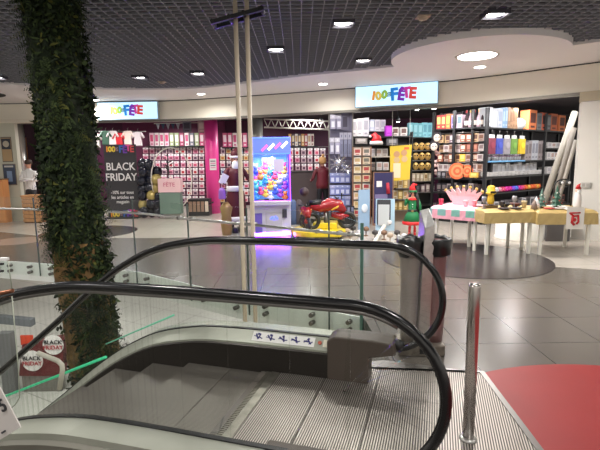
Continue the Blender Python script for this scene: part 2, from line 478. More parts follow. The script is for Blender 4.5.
for n, side in ((RN, -1), (RF, 1)):
    nv = tuple(E(0, 1, 0))
    W('handrail', MB().tube([E(s, n, z) for s, z in railpath], .024, 14, up=(nv[0]*1, nv[1]*1, 0), r2=None), M_rubber)
    # the handrail is wider than high
    guide = MB().tube([E(s, n, z-.028*(1 if z > .62 or s > 1 else -1)) for s, z in railpath if s > .34 or True][20:], .012, 8)
    W('handrail_guide', guide, M_dsteel)
    # glass
    gl = MB(); th = .006
    top = [(s, z) for s, z in railpath]
    bots = []
    for s, z in top:
        bots.append((max(s, .34), .28+prof(s) if s > .34 else .28))
    for i in range(len(top)-1):
        a, b = top[i], top[i+1]
        if i < len(newel)-1:
            c0 = (.36, .62)
            tri = [a, b, c0]
            gl.hexa([E(p[0], n-th, p[1]) for p in tri], [E(p[0], n+th, p[1]) for p in tri])
        else:
            lo_a = (a[0], .27+prof(a[0])); lo_b = (b[0], .27+prof(b[0]))
            gl.hexa([E(p[0], n-th, p[1]) for p in (a, b, lo_b, lo_a)], [E(p[0], n+th, p[1]) for p in (a, b, lo_b, lo_a)])
    # only outer skin, interior division walls removed
    bmesh.ops.remove_doubles(gl.bm, verts=gl.bm.verts, dist=.0008)
    seen = {}
    for f in list(gl.bm.faces):
        k = tuple(sorted(v.index for v in f.verts)); seen.setdefault(k, []).append(f)
    gl.bm.verts.index_update()
    seen = {}
    for f in list(gl.bm.faces):
        k = tuple(sorted(v.index for v in f.verts)); seen.setdefault(k, []).append(f)
    dead = [f for fs in seen.values() if len(fs) > 1 for f in fs]
    if dead: bmesh.ops.delete(gl.bm, geom=dead, context='FACES_ONLY')
    W('balustrade_glass', gl, M_esc_glass)
    # decks: inner slanted, outer flat; cross-section swept along s
    def sweep(sec, s0, s1, m, name, step=.1):
        mb = MB(); k = int(round((s1-s0)/step)); rings = []
        for i in range(k+1):
            s = s0+(s1-s0)*i/k; z = prof(s)
            rings.append([mb.bm.verts.new(E(s, a, b+z)) for a, b in sec])
        fs = []
        for i in range(k):
            for j in range(len(sec)):
                fs.append(mb.bm.faces.new([rings[i][j], rings[i][(j+1) % len(sec)], rings[i+1][(j+1) % len(sec)], rings[i+1][j]]))
        fs += [mb.bm.faces.new(rings[0]), mb.bm.faces.new(rings[-1])]
        mb._mark(fs)
        return W(name, mb, m)
    i_ = -side   # towards the steps
    nin = n+i_*.10; nout = n+side*.14
    if side < 0: nout = n-.16
    sweep([(n+i_*.012, .285), (nin, .215), (nin, .195), (n+i_*.012, .2)], .62, 8.2, M_deck, 'inner_deck')
    sweep([(n-i_*.012, .285), (nout, .285), (nout, .235), (n-i_*.012, .235)], .62, 8.2, M_deck, 'outer_deck')
    sweep([(n+i_*.014, .292), (n-i_*.014, .292), (n-i_*.014, .27), (n+i_*.014, .27)], .62, 8.2, M_black, 'glass_seal')
    sweep([(nin, .2), (nin+i_*.012, .19), (nin+i_*.012, -.35), (nin, -.35)], .62, 8.2, M_skirt, 'skirt_panel')
    sweep([(nout, .25), (nout+side*.022, .235), (nout+side*.022, .185), (nout, .185)], .62, 8.2, mat('deck_edge_strip', lin(128, 126, 116), .4, .4), 'edge_strip')
    sweep([(nout, .2), (nout+side*.008, .2), (nout+side*.008, -.85), (nout, -.85)], .62, 8.2, M_clad, 'outer_cladding')
    # newel box
    bx = MB()
    n0, n1 = n-.115, n+.075
    lo = [(.43, 0), (.735, 0), (.735, .3), (.68, .335), (.40, .335), (.26, .325), (.24, .24), (.43, .20)]
    if side < 0: lo = [(a_, min(b_, .285)) for a_, b_ in lo[:4]]+[(.44, .285), (.3, .285), (.27, .26), (.42, .20)]; n0, n1 = n-.045, n+.07
    bx.hexa([E(s, n0, z) for s, z in lo], [E(s, n1, z) for s, z in lo])
    W('newel_box', bx, M_brown, bevel=.012)
    W('rail_inlet', MB().tube([E(.27, n, .285), E(.20, n, .265)], [.045, .04], 16), M_black)
# steps
NA, NB = RN+.115, RF-.115
M_step = mat('step_tread', lin(120, 112, 104), .38, .6)
def ribs_material(name, col, pitch, along, rough=.3, dark=.35):
    m = bpy.data.materials.new(name); m.use_nodes = True; nt = m.node_tree; b = nt.nodes['Principled BSDF']
    tc = nt.nodes.new('ShaderNodeTexCoord'); sp = nt.nodes.new('ShaderNodeSeparateXYZ')
    mp = nt.nodes.new('ShaderNodeMapping'); mp.inputs['Rotation'].default_value = (0, 0, ANG)
    mu = nt.nodes.new('ShaderNodeMath'); mu.operation = 'MULTIPLY'; mu.inputs[1].default_value = 2*PI/pitch
    si = nt.nodes.new('ShaderNodeMath'); si.operation = 'SINE'
    mr = nt.nodes.new('ShaderNodeMapRange'); mr.inputs['From Min'].default_value = -.5; mr.inputs['From Max'].default_value = .5
    cr_ = nt.nodes.new('ShaderNodeMix'); cr_.data_type = 'RGBA'
    cr_.inputs[6].default_value = (col[0]*dark, col[1]*dark, col[2]*dark, 1); cr_.inputs[7].default_value = (*col, 1)
    bp = nt.nodes.new('ShaderNodeBump'); bp.inputs['Distance'].default_value = .003; bp.inputs['Strength'].default_value = .5
    L = nt.links.new
    L(tc.outputs['Object'], mp.inputs[0]); L(mp.outputs[0], sp.inputs[0]); L(sp.outputs[0 if along == 'n' else 1], mu.inputs[0]); L(mu.outputs[0], si.inputs[0])
    L(si.outputs[0], mr.inputs['Value']); L(mr.outputs[0], cr_.inputs[0]); L(cr_.outputs[2], b.inputs['Base Color'])
    L(mr.outputs[0], bp.inputs['Height']); L(bp.outputs[0], b.inputs['Normal'])
    nz = nt.nodes.new('ShaderNodeTexNoise'); nz.inputs['Scale'].default_value = 1.7; nz.inputs['Detail'].default_value = 7
    r2 = nt.nodes.new('ShaderNodeMapRange'); r2.inputs['To Min'].default_value = rough*.7; r2.inputs['To Max'].default_value = rough*1.5
    L(tc.outputs['Object'], nz.inputs['Vector']); L(nz.outputs['Fac'], r2.inputs['Value']); L(r2.outputs[0], b.inputs['Roughness'])
    b.inputs['Metallic'].default_value = .7
    return m
M_rib = ribs_material('ribbed_plate', lin(180, 172, 165), .0145, 'n', .36, .16)
M_ribstep = ribs_material('ribbed_step', lin(140, 134, 126), .012, 't', .38, .5)
edges_s = [1.13, 1.50, 1.88, 2.22, 2.60, 2.98, 3.36, 3.74, 4.12, 4.5, 4.9, 5.3]
for i in range(len(edges_s)-1):
    s0, s1 = edges_s[i], edges_s[i+1]
    z = prof(s0+.10) if i > 1 else -.01
    zn = prof(s1+.1) if i > 1 else -.02
    if i == 2: z = -.055
    mb = MB()
    mb.prism([tuple(E(s0+.004, NA)[:2]), tuple(E(s1, NA)[:2]), tuple(E(s1, NB)[:2]), tuple(E(s0+.004, NB)[:2])], z-.04, z)
    st = W('step', mb, M_ribstep)
    r = MB().prism([tuple(E(s1-.02, NA)[:2]), tuple(E(s1, NA)[:2]), tuple(E(s1, NB)[:2]), tuple(E(s1-.02, NB)[:2])], z-.28, z-.04)
    o = rel(esc, r.build('riser', mat('step_riser', lin(60, 56, 52), .5, .4)))
# comb and landing plates
def EP(l): return [tuple(E(*p)[:2]) for p in l]
W('comb_plate', MB().prism(EP([(1.10, NA), (1.10, NB), (1.165, NB), (1.165, NA)]), -.02, .012), mat('comb_plate', lin(150, 146, 136), .3, .8, noise=.2, nscale=14), bevel=.006)
comb = MB()
for i in range(60):
    n = NA+(NB-NA)*(i+.5)/60; comb.prism(EP([(1.165, n-.005), (1.165, n+.005), (1.205, n+.003), (1.205, n-.003)]), -.01, .008)
W('comb_teeth', comb, mat('comb_teeth', lin(150, 146, 136), .35, .8))
pc = atz(370, 360); pd = atz(480, 374); pe = atz(535, 450)
def s_n(p): return (-math.cos(ANG)*p.x+math.sin(ANG)*p.y, math.sin(ANG)*p.x+math.cos(ANG)*p.y)
pcs, pds, pes = s_n(pc), s_n(pd), s_n(pe)
W('landing_plate', MB().prism(EP([(.752, RN-.3), (.752, NB+.01), (1.096, NB), (1.096, RN-.3)]), -.01, .009), M_rib)
W('landing_plate', MB().prism(EP([(.375, 1.2), (.375, pcs[1]), (.72, 3.22), (.747, 3.1), (.747, 1.2)]), -.01, .009), M_rib)
k = (pes[0]-pds[0])/(pes[1]-pds[1])
ne = 1.1
W('landing_plate', MB().prism(EP([(.37, 1.1), (.37, pcs[1]), pds, (pds[0]+k*(ne-pds[1]), ne)]), -.01, .009), M_rib)
W('plate_frame', MB().prism(EP([pds, (pds[0]-.03, pds[1]+.03), (pds[0]+k*(ne-pds[1])-.045, ne), (pds[0]+k*(ne-pds[1]), ne)]), 0, .014), M_dsteel)
W('plate_frame', MB().prism(EP([(.72, 3.24), (pds[0]-.03, pds[1]+.03), pds, (.37, pcs[1]), (.72, 3.22)]), 0, .014), M_dsteel)
# embossed word on the comb plate, sticker strip
# sticker strip on the inner deck
def ondeck(s, w): # inner deck far side point, w 0..1 from the glass to the edge
    return E(s, RF-.014-w*.084, .287-.07*w)
dvec = (ondeck(.7, 0)-ondeck(1.7, 0)).normalized(); wv = (ondeck(1, 0)-ondeck(1, 1)).normalized(); nvv = dvec.cross(wv)
rotm = Matrix((dvec, wv, nvv)).transposed().to_4x4()
st_ = MB(); st_.box(ondeck(1.09, .5)+nvv*.001, (.5, .078, .002), rot=rotm); stk = W('safety_sticker', st_, M_paper)
pic = MB()
for i, s in enumerate([1.29, 1.19, 1.09, .99, .89]):
    c = ondeck(s, .5)+nvv*.003
    for dx, dy, a, w, h in [(-.01, 0, .5, .012, .05), (.008, .0, -.3, .01, .05), (0, .02, 0, .018, .016), (.02, -.01, 1.2, .008, .035), (-.022, .0, 1.3, .006, .03)]:
        pic.box(c+dvec*dx+wv*dy, (w, h, .002), rot=rotm @ Matrix.Rotation(a+i*.25, 4, 'Z'))
o = pic.build('pictogram', cm(44, 40, 110)); rel(esc, o)
W('emergency_button', MB().tube([ondeck(.8, .5), ondeck(.8, .5)+nvv*.008], .014, 16), cm(190, 90, 70))
W('label_plate', MB().box(ondeck(.735, .5)+nvv*.001, (.08, .06, .002), rot=rotm), M_cream)

# bollard
q = atz(468, 440)
b = thing('bollard', 'polished steel bollard standing on the ribbed landing plate', 'bollard', (q.x, q.y, .009))
MB().lathe((0, 0, 0), [(.032, .0), (.032, .90), (.03, .915), (.001, .915)], 24).build('post', mat('polished_steel', (.6, .56, .53), .22, 1.0), b)
MB().lathe((0, 0, 0), [(.05, 0), (.05, .006), (.042, .014), (.033, .016), (.001, .016)], 24).build('flange', M_steel, b)

# waste station
q = (atz(398, 357)+atz(447, 355))/2
w = thing('recycling_bin', 'steel post recycling bin with two black bags in hoops beside the far handrail end', 'bin', (q.x, q.y+.12, 0), R(-3))
MB().box((0, 0, .05), (.42, .30, .10)).build('base', mat('cast_base', lin(128, 120, 110), .45, .6, noise=.3, nscale=20), w, bevel=.01)
p = MB(); p.hexa([(-.045, -.12, .1), (.07, -.12, .1), (.07, .12, .1), (-.045, .12, .1)], [(-.0, -.12, 1.12), (.09, -.12, 1.16), (.09, .12, 1.27), (-.0, .12, 1.25)])
p.build('post', M_steel, w, bevel=.008); w.scale = (.88, .88, .94)
for sx, c in ((-1, (150, 140, 134)), (1, (128, 84, 84))):
    mm = mat('translucent_bag_%d' % sx, lin(*c), .3)
    mm.node_tree.nodes['Principled BSDF'].inputs['Alpha'].default_value = .72
    prf = [(.085, .1), (.098, .3), (.094, .6), (.104, .92), (.10, 1.0)]
    MB().lathe((sx*.115+.02, 0, 0), prf, 14, sx=.95).build('bin_body', mm, w)
    l = MB(); pr = [(.10, .87), (.128, .90), (.118, .95), (.132, 1.0), (.12, 1.03), (.10, 1.0), (.09, .93)]
    c_ = Vector((sx*.125+.02, 0, 0)); seg = 18; rings = []
    for r, z in pr:
        rings.append([l.bm.verts.new(c_+Vector((math.cos(2*PI*j/seg)*(r+random.uniform(-.008, .008)), math.sin(2*PI*j/seg)*(r+.02), z+random.uniform(-.012, .012)))) for j in range(seg)])
    for i in range(len(rings)-1):
        l._mark([l.bm.faces.new([rings[i][j], rings[i][(j+1) % seg], rings[i+1][(j+1) % seg], rings[i+1][j]]) for j in range(seg)], True)
    l.build('black_bag', mat('bin_bag', (.008, .008, .009), .3), w, recalc=False)
MB().box((.0, -.153, .05), (.05, .006, .05)).build('latch', M_black, w)

# twin poles
q = at(245.5, 160, 4.4)
t = thing('banner_pole', 'tall pair of pale cream poles joined by a black clamp in the escalator opening', 'pole', (q.x, 4.4, -.4))
for dx, zz in ((-.053, 0), (.053, 0)):
    MB().tube([(dx, 0, -3.8), (dx, 0, 3.78)], .0215, 16).build('pole', mat('cream_pole', lin(205, 190, 168), .45), t)
q1 = at(212, 24, 4.36); q2 = at(264, 10, 4.36)
cl = MB(); d = (q2-q1); rm = Matrix.Rotation(-math.atan2(d.z, d.x), 4, 'Y')
cl.box((q1+q2)/2-Vector((0, .05, 0)), (d.length, .035, .035), rot=rm).box((q1+q2)/2+Vector((0, .1, 0)), (d.length, .03, .035), rot=rm)
for kx in (.03, .35, .62, .97):
    cl.tube([q1.lerp(q2, kx)+Vector((0, -.09, 0)), q1.lerp(q2, kx)+Vector((0, .14, 0))], .018, 8)
rel(t, cl.build('clamp', M_black))

# ------------------------------------------------------------------ leafy column
CX, CY = -2.12, 4.62
colm = thing('leafy_column', 'thick round column wrapped in artificial dark green leaves and ferns', 'green column', (CX, CY, -4.2))
tr = MB(); rings = []
for k in range(76):
    z = k*.102; ring = []
    for j in range(28):
        a = 2*PI*j/28
        r = .235+.02*math.sin(3*a+z*2.1)+.015*math.sin(7*a-z*5)+random.uniform(-.012, .012)
        ring.append(tr.bm.verts.new((r*math.cos(a), r*math.sin(a), z)))
    rings.append(ring)
for i in range(75):
    tr._mark([tr.bm.faces.new([rings[i][j], rings[i][(j+1) % 28], rings[i+1][(j+1) % 28], rings[i+1][j]]) for j in range(28)], True)
tr.bm.faces.ensure_lookup_table()
for f in tr.bm.faces:
    f.material_index = 1 if f.calc_center_median().z > 4.95 else 0
tr.build('trunk', [mat('mossy_bark', lin(120, 92, 54), .85, noise=.55, nscale=9, bump=.9), mat('moss_mat', lin(34, 42, 26), .9, noise=.6, nscale=14, bump=.9)], colm)
colm.rotation_euler = (0, R(-2), 0)
leafm = [mat('leaf_%d' % i, lin(*c), .75, noise=.2, nscale=6, spec=.2) for i, c in enumerate([(34, 46, 24), (23, 33, 18), (48, 60, 30), (64, 78, 46), (38, 48, 32), (84, 86, 40)])]
lf = MB()
def leaf(o, d, up, L, Wd, mi, droop=.4):
    d = d.normalized(); s = d.cross(up)
    if s.length < 1e-3: s = Vector((1, 0, 0))
    s.normalize(); u = s.cross(d)
    pts = []
    for k in range(4):
        t_ = k/3; c = o+d*L*t_-u*L*droop*t_*t_; w_ = Wd*[.15, 1, .85, .0][k]
        pts.append((c-s*w_-u*w_*.0, c, c+s*w_))
    lf.mi = mi
    P = [[lf.bm.verts.new(a) for a in row] for row in pts[:3]]; tip = lf.bm.verts.new(pts[3][1])
    for k in range(2):
        lf._mark([lf.bm.faces.new([P[k][0], P[k][1], P[k+1][1], P[k+1][0]]), lf.bm.faces.new([P[k][1], P[k][2], P[k+1][2], P[k+1][1]])], True)
    lf._mark([lf.bm.faces.new([P[2][0], P[2][1], tip]), lf.bm.faces.new([P[2][1], P[2][2], tip])], True)
def bulge(a, z):
    return .5+.5*math.sin(2.3*z+1.7*math.sin(a*2)+.6)*math.cos(a*1.5+z*1.1)
for i in range(13000):
    z = random.uniform(3.0, 7.5); a = random.uniform(PI*.9, 2.1*PI)  # front half and sides
    if random.random() < .25: a = random.uniform(0, 2*PI)
    wz = z-4.2
    if wz < .75:
        # bare bark patch low on the left
        aa = a % (2*PI)
        if PI*.9 < aa < PI*1.45 and random.random() < .93: continue
        if wz < -.2 and random.random() < .35: continue
    b_ = bulge(a, z)
    if b_ < .18 and random.random() < .6: continue
    r = .225+.085*b_*random.random()
    o = Vector((r*math.cos(a), r*math.sin(a), z))
    out = Vector((math.cos(a), math.sin(a), 0))
    kind = math.sin(z*3.1+a*2)+random.uniform(-.6, .6)
    d = out*random.uniform(.3, 1.1)+Vector((0, 0, random.uniform(-1.2, .5)))+Vector((-out.y, out.x, 0))*random.uniform(-.9, .9)
    mi = random.choice([0, 0, 1, 1, 1, 4, 2, 2, 3] if random.random() < .92 else [5, 3])
    if kind > .5:      # round leaf
        leaf(o, d, out, random.uniform(.04, .068), random.uniform(.015, .027), mi, .2)
    elif kind > -.6:
        leaf(o, d, out, random.uniform(.05, .095), random.uniform(.007, .013), mi, .5)
    elif random.random() < .3:            # fern frond
        L = random.uniform(.12, .2); dn = d.normalized(); s = dn.cross(out)
        if s.length < .05: continue
        s.normalize()
        for k in range(7):
            c = o+dn*L*k/7-Vector((0, 0, L*.4*(k/7)**2))
            for sg in (-1, 1): leaf(c, dn*.4+s*sg, out, .045*(1-k/9), .006, mi, .3)
fo = lf.build('foliage', leafm, colm, recalc=False)

# ------------------------------------------------------------------ painted green reflection on an added pane, bent reflection bar, near panels
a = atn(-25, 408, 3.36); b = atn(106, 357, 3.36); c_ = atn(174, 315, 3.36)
t = thing('reflection_carrier', 'low sloping glass pane added to carry a painted green reflection between escalator and leafy column', 'added pane', (b.x, b.y, b.z-1.2))  # added pane, there only to carry the painted reflection strips
nn = E(0, 1, 0)*.006
def quad_panel(pts, nn): return MB().hexa([p-nn for p in pts], [p+nn for p in pts])
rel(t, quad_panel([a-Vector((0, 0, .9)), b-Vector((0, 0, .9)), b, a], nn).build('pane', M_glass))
M_green = mat('green_reflection_glow', lin(60, 190, 140), .4, emit=lin(60, 205, 145), estr=.4)  # glow stands in for green light reflected in the balustrade glass
rel(t, MB().tube([a, b], [.011, .014], 8).build('green_reflection', M_green))
M_green2 = mat('green_reflection_faint', lin(110, 190, 160), .4, emit=lin(120, 200, 170), estr=.25)  # fainter stretch of the same painted reflection
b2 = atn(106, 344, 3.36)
rel(t, MB().tube([b2, c_], [.006, .009], 8).build('faint_green_reflection', M_green2))
# white bent bar on the near escalator glass, added for a likely reflection
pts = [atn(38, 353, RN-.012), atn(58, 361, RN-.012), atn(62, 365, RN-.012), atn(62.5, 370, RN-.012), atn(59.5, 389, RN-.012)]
o = MB().tube(pts, .0125, 12, up=tuple(E(0, 1, 0)), r2=.0125).build('reflection_bar', mat('white_reflection_bar', lin(206, 204, 188), .5))
bmesh_scale = None
tag(o, 'white bent upside-down L bar added for a likely reflection on the near escalator glass', 'bracket')
# near left guard glass
gn = 1.50
t = thing('glass_guard', 'small clear glass guard panels with a bronze clamp at the left edge of the photo', 'glass guard', (E(2.2, gn).x, E(2.2, gn).y, .0))
rel(t, quad_panel([atn(-60, 300, gn), atn(12, 289, gn), atn(8, 262, gn), atn(-60, 262, gn)], E(0, .004, 0)).build('upper_pane', M_glass))
rel(t, quad_panel([atn(-60, 420, gn), atn(8, 410, gn), atn(17, 404, gn), atn(20, 396, gn), atn(12, 296, gn), atn(-60, 308, gn)], E(0, .004, 0)).build('lower_pane', M_glass))
M_ped = mat('pane_edge', lin(170, 176, 160), .25)
rel(t, MB().tube([atn(8, 410, gn), atn(15, 405, gn), atn(19.5, 398, gn), atn(18.5, 370, gn), atn(12, 296, gn)], .0025, 6).build('pane_edge', M_ped))
rel(t, MB().tube([atn(12, 289, gn), atn(8, 261, gn)], .0025, 6).build('pane_edge', M_ped))
rel(t, MB().tube([atn(-60, 306, gn), atn(13, 290.5, gn)], .009, 10).build('clamp_bar', mat('bronze', lin(120, 78, 58), .3, .8)))
rel(t, MB().box(atn(4, 259, gn), (.035, .02, .012)).build('top_cap', M_paper))
for v in (264, 271): rel(t, MB().box(atn(1, v, gn-.01), (.02, .012, .008)).build('bolt', M_black))
# sign card near
n3 = 1.30
cp = [atn(-30, 333, n3), atn(0, 387, n3), atn(21, 427, n3), atn(-30, 458, n3)]
t = thing('sign_card', 'white tilted sign card with a black numeral 5 at the lower left edge', 'sign', tuple(atn(0, 430, n3)))
rel(t, quad_panel([cp[3], cp[2], cp[1], cp[0]], E(0, .0025, 0)).build('card', cm(214, 208, 204)))
cn = E(0, 1, 0); xa = (cp[2]-cp[3]).normalized(); za = Vector(tuple(-cn)); ya = za.cross(xa)
rm = Matrix((xa, ya, za)).transposed().to_4x4()
o = text_mesh('numeral', '5', .075, cm(50, 50, 54), bold=.001); o.matrix_world = Matrix.Translation(atn(2.5, 406, n3-.006)) @ rm; rel(t, o)
o = MB().box((0, 0, 0), (.028, .008, .002)).build('small_print', cm(70, 70, 74)); o.matrix_world = Matrix.Translation(atn(3.5, 432, n3-.006)) @ rm; rel(t, o)

# lower storey display
def lower_display():
    Y = 11.5
    a = at(20, 375, Y); z0 = -4.2
    a = atz(34, 392, z0); Y = a.y
    c0 = at(19, 376, Y); c1 = at(62, 376, Y); c2 = at(64, 337, Y); c3 = at(22, 345, Y)
    t = thing('promotion_display', 'dark red promotion board with round white stickers on the lower floor behind the escalator', 'display board', (a.x, Y, z0))
    bd = MB().hexa([p for p in (c0, c1, c2, c3)], [p+Vector((0, .25, 0)) for p in (c0, c1, c2, c3)])
    rel(t, bd.build('board', cm(96, 30, 32)))
    rel(t, MB().box(((c0.x+c1.x)/2, Y+.12, (c0.z+z0)/2), (abs(c1.x-c0.x)*.9, .2, c0.z-z0)).build('plinth', cm(120, 116, 110)))
    for u, v, r in ((32, 361, .27), (53, 345, .26)):
        p = at(u, v, Y-.02)
        d_ = rel(t, MB().tube([p, p+Vector((0, .02, 0))], r, 32).build('round_sticker', M_paper))
        for k, (w_, c) in enumerate((('BLACK', (40, 38, 40)), ('FRIDAY', (170, 40, 50)))):
            x = text_mesh('lettering', w_, .15, cm(*c), loc=(p.x, p.y-.012, p.z+.07-.14*k), extr=.004, bold=.002); rel(t, x)
    p = at(27, 340, Y+.1); rel(t, MB().box(p, (.3, .05, .25)).build('orange_corner', cm(205, 70, 40)))
    # another sticker strip farther right
    q = atz(121, 357, z0)
    t2 = thing('floor_sign', 'small white floor sign with dark and red words beyond the leafy column', 'sign', (q.x, q.y, z0))
    p = at(122, 349, q.y)
    b_ = MB().box((p.x, p.y+.03, p.z), (.62, .04, .36), rot=Matrix.Rotation(-.45, 4, 'Y')); rel(t2, b_.build('board', M_paper))
    rel(t2, MB().box((p.x, p.y+.05, (p.z+z0)/2), (.2, .04, p.z-z0)).build('stand', M_dsteel))
    for k, (w_, c) in enumerate((('BLACK', (50, 48, 50)), ('FRIDAY', (170, 60, 70)))):
        x = text_mesh('lettering', w_, .15, cm(*c), loc=(p.x+.03*k, p.y-.0, p.z+.07-.15*k), rot=(PI/2, -.45, 0), extr=.004); rel(t2, x)
    # grey kiosk frame
    q = atz(12, 392, z0)
    t3 = thing('kiosk_frame', 'grey metal kiosk post with a crossbar on the lower floor at the far left', 'kiosk', (q.x, q.y, z0))
    p0 = at(12, 332, q.y); p1 = at(-20, 322, q.y); p2 = at(31, 327, q.y)
    rel(t3, MB().box((q.x, q.y, (p0.z+z0)/2), (.32, .2, p0.z-z0)).build('post', cm(110, 110, 112)))
    rel(t3, MB().hexa([p1, p2, p2+Vector((0, 0, .18)), p1+Vector((0, 0, .18))], [p+Vector((0, .2, 0)) for p in (p1, p2, p2+Vector((0, 0, .18)), p1+Vector((0, 0, .18)))]).build('crossbar', cm(96, 100, 104)))
lower_display()
# ================================================================== SHOP
# shell
BY = 16.2
struct(MB().box((-3.0, BY+.1, 1.5), (17, .15, 3.0)).build('wall_back', M_mag))
struct(MB().box((9.5, 15.3, 1.5), (9, .15, 3.0)).build('wall_back', M_dark))
struct(MB().prism([(-16, 13.6), (-9, 13.7), (-4.3, 13.6), (-2.85, 13.3), (-.77, 12.55), (1.27, 11.75), (3.47, 10.75), (5.4, 9.2), (14, 6), (14, 18), (-16, 18)], 3.0, 3.1).build('ceiling', mat('shop_ceiling', lin(34, 28, 34), .8)))
# left end partition between the shops
pL = at(44, 160, 13.6)
struct(MB().box((pL.x, 15.0, 1.5), (.15, 2.6, 3.0)).build('wall_left', M_mag))
# right pillar wall
pr0 = at(577, 160, 8.75); pr1 = at(640, 160, 8.0)
struct(MB().prism([(pr0.x, pr0.y), (pr1.x+1.5, pr1.y-1.4), (pr1.x+1.6, pr1.y-.9), (pr0.x+.15, pr0.y+.3)], 0, 2.62).build('wall_right', mat('pillar_white', lin(208, 204, 196), .6)))
struct(MB().prism([(pr0.x-.04, pr0.y+.0), (pr1.x+1.5, pr1.y-1.44), (pr1.x+1.6, pr1.y-.9), (pr0.x+.15, pr0.y+.3)], 2.62, 2.80).build('trim_9', mat('beige_band', lin(176, 164, 140), .6)))
sp = at(586, 185, 8.60)
t = thing('wall_socket', 'small double grey switch plate on the white pillar at the right', 'switch', (sp.x, sp.y, sp.z), R(-45))
MB().box((0, 0, 0), (.16, .03, .1)).build('plate', cm(180, 176, 170), t, bevel=.004)
for s in (-.036, .036): MB().box((s, -.018, 0), (.05, .008, .06)).build('rocker', cm(150, 146, 140), t)

# shop lamps
for X, Y in [(-7, 15), (-4.2, 15), (-1.4, 14.6), (1.2, 14.2), (3.4, 12.6), (5.6, 11.6), (7.0, 10.8), (-5.5, 14.2), (.2, 13.2), (4.5, 11.6)]:
    lamp(X, Y, 2.95, 36, .2, (1, .97, .98))
for X, Y, tx, ty, e in [(4.6, 9.95, 5.4, 11.6, 26), (3.2, 10.8, 3.9, 11.4, 22), (1.7, 11.5, 2.0, 12.2, 12), (5.7, 9.6, 7.0, 12.6, 15)]:  # extra unseen lamps added to brighten the goods on the racks
    l = bpy.data.lights.new('added_rack_lamp', 'AREA'); l.shape = 'DISK'; l.size = .25; l.energy = e; l.color = (1, .98, .98)
    o = bpy.data.objects.new('added_rack_lamp', l); COL.objects.link(o); o.location = (X, Y, 2.72)
    o.rotation_euler = (Vector((tx, ty, 1.4))-Vector((X, Y, 2.72))).to_track_quat('-Z', 'Y').to_euler()
for u, v, Y, lb in [(321, 122, 13.4, 'bright spotlight on the shop ceiling left of the hanging silver packets'), (398, 121, 13.0, 'bright spotlight on the shop ceiling above the white boxes'),
                (417, 109, 12.0, 'small shop spotlight just below the right end of the lit sign'), (434, 108, 11.6, 'small shop spotlight right of the lit sign')]:
    p = at(u, v, Y)
    t = thing('spotlight', lb, 'spotlight', (p.x, p.y, p.z))
    MB().lathe((0, 0, 0), [(.03, .1), (.06, .08), (.065, -.01), (.05, -.02)], 16).build('housing', M_black, t)
    MB().tube([(0, 0, .09), (0, 0, 3.0-p.z)], .01, 6).build('stem', M_black, t)
    MB().lathe((0, 0, -.02), [(.001, -.012), (.05, -.006), (.05, .004), (.001, .004)], 16).build('bulb', M_emw, t)

# lit signs
def sign_logo(parent, w, h, y, withpct=True):
    data = [('1', (236, 160, 60), -.40, .0, .86, 8), ('0', (228, 206, 90), -.31, -.04, .86, -8), ('0', (160, 205, 80), -.20, .04, .82, 8), ('%', (70, 120, 140), -.11, .05, .3, 0),
            ('F', (30, 140, 226), -.02, .0, 1.25, -4), ('Ê', (130, 50, 190), .105, -.08, 1.05, 8), ('T', (224, 70, 170), .20, .08, 1.05, -6), ('E', (236, 80, 66), .31, .02, 1.1, 5)]
    for ch, c, x, z, s, a in data:
        em = mat('logo_%02x%02x%02x' % c, lin(*c), .5, emit=lin(*c), estr=.25)
        text_mesh('logo_letter', ch, h*s, em, parent, (x*w, y, z*h), (PI/2, R(a), 0), extr=.004, bold=h*.06)
def lit_sign(u0, v0, u1, v1, yv, label, Y0, Y1):
    a = at(u0, v0, Y0); b = at(u1, v1, Y1); c = (a+b)/2; d = b-a
    rz = math.atan2(d.y, d.x); w = math.hypot(d.x, d.y)
    t = thing('shop_sign', label, 'sign', (c.x, c.y, c.z), rz)
    MB().box((0, .05, 0), (w, .10, yv)).build('light_box', cm(150, 165, 170), t)
    MB().box((0, -.004, 0), (w-.04, .012, yv-.04)).build('lit_panel', mat('sign_glow', lin(190, 222, 240), .4, emit=lin(176, 216, 244), estr=.95), t)
    sign_logo(t, w*.66, yv*.60, -.014)
    return t
lit_sign(97.5, 111.5, 158, 110, .50, 'lit pale blue shop sign with coloured 100% FÊTE letters above the black friday board', 13.12, 13.02)
lit_sign(355, 97, 438.5, 92.5, .50, 'lit pale blue shop sign with coloured 100% FÊTE letters right above the gift displays', 11.12, 10.42)

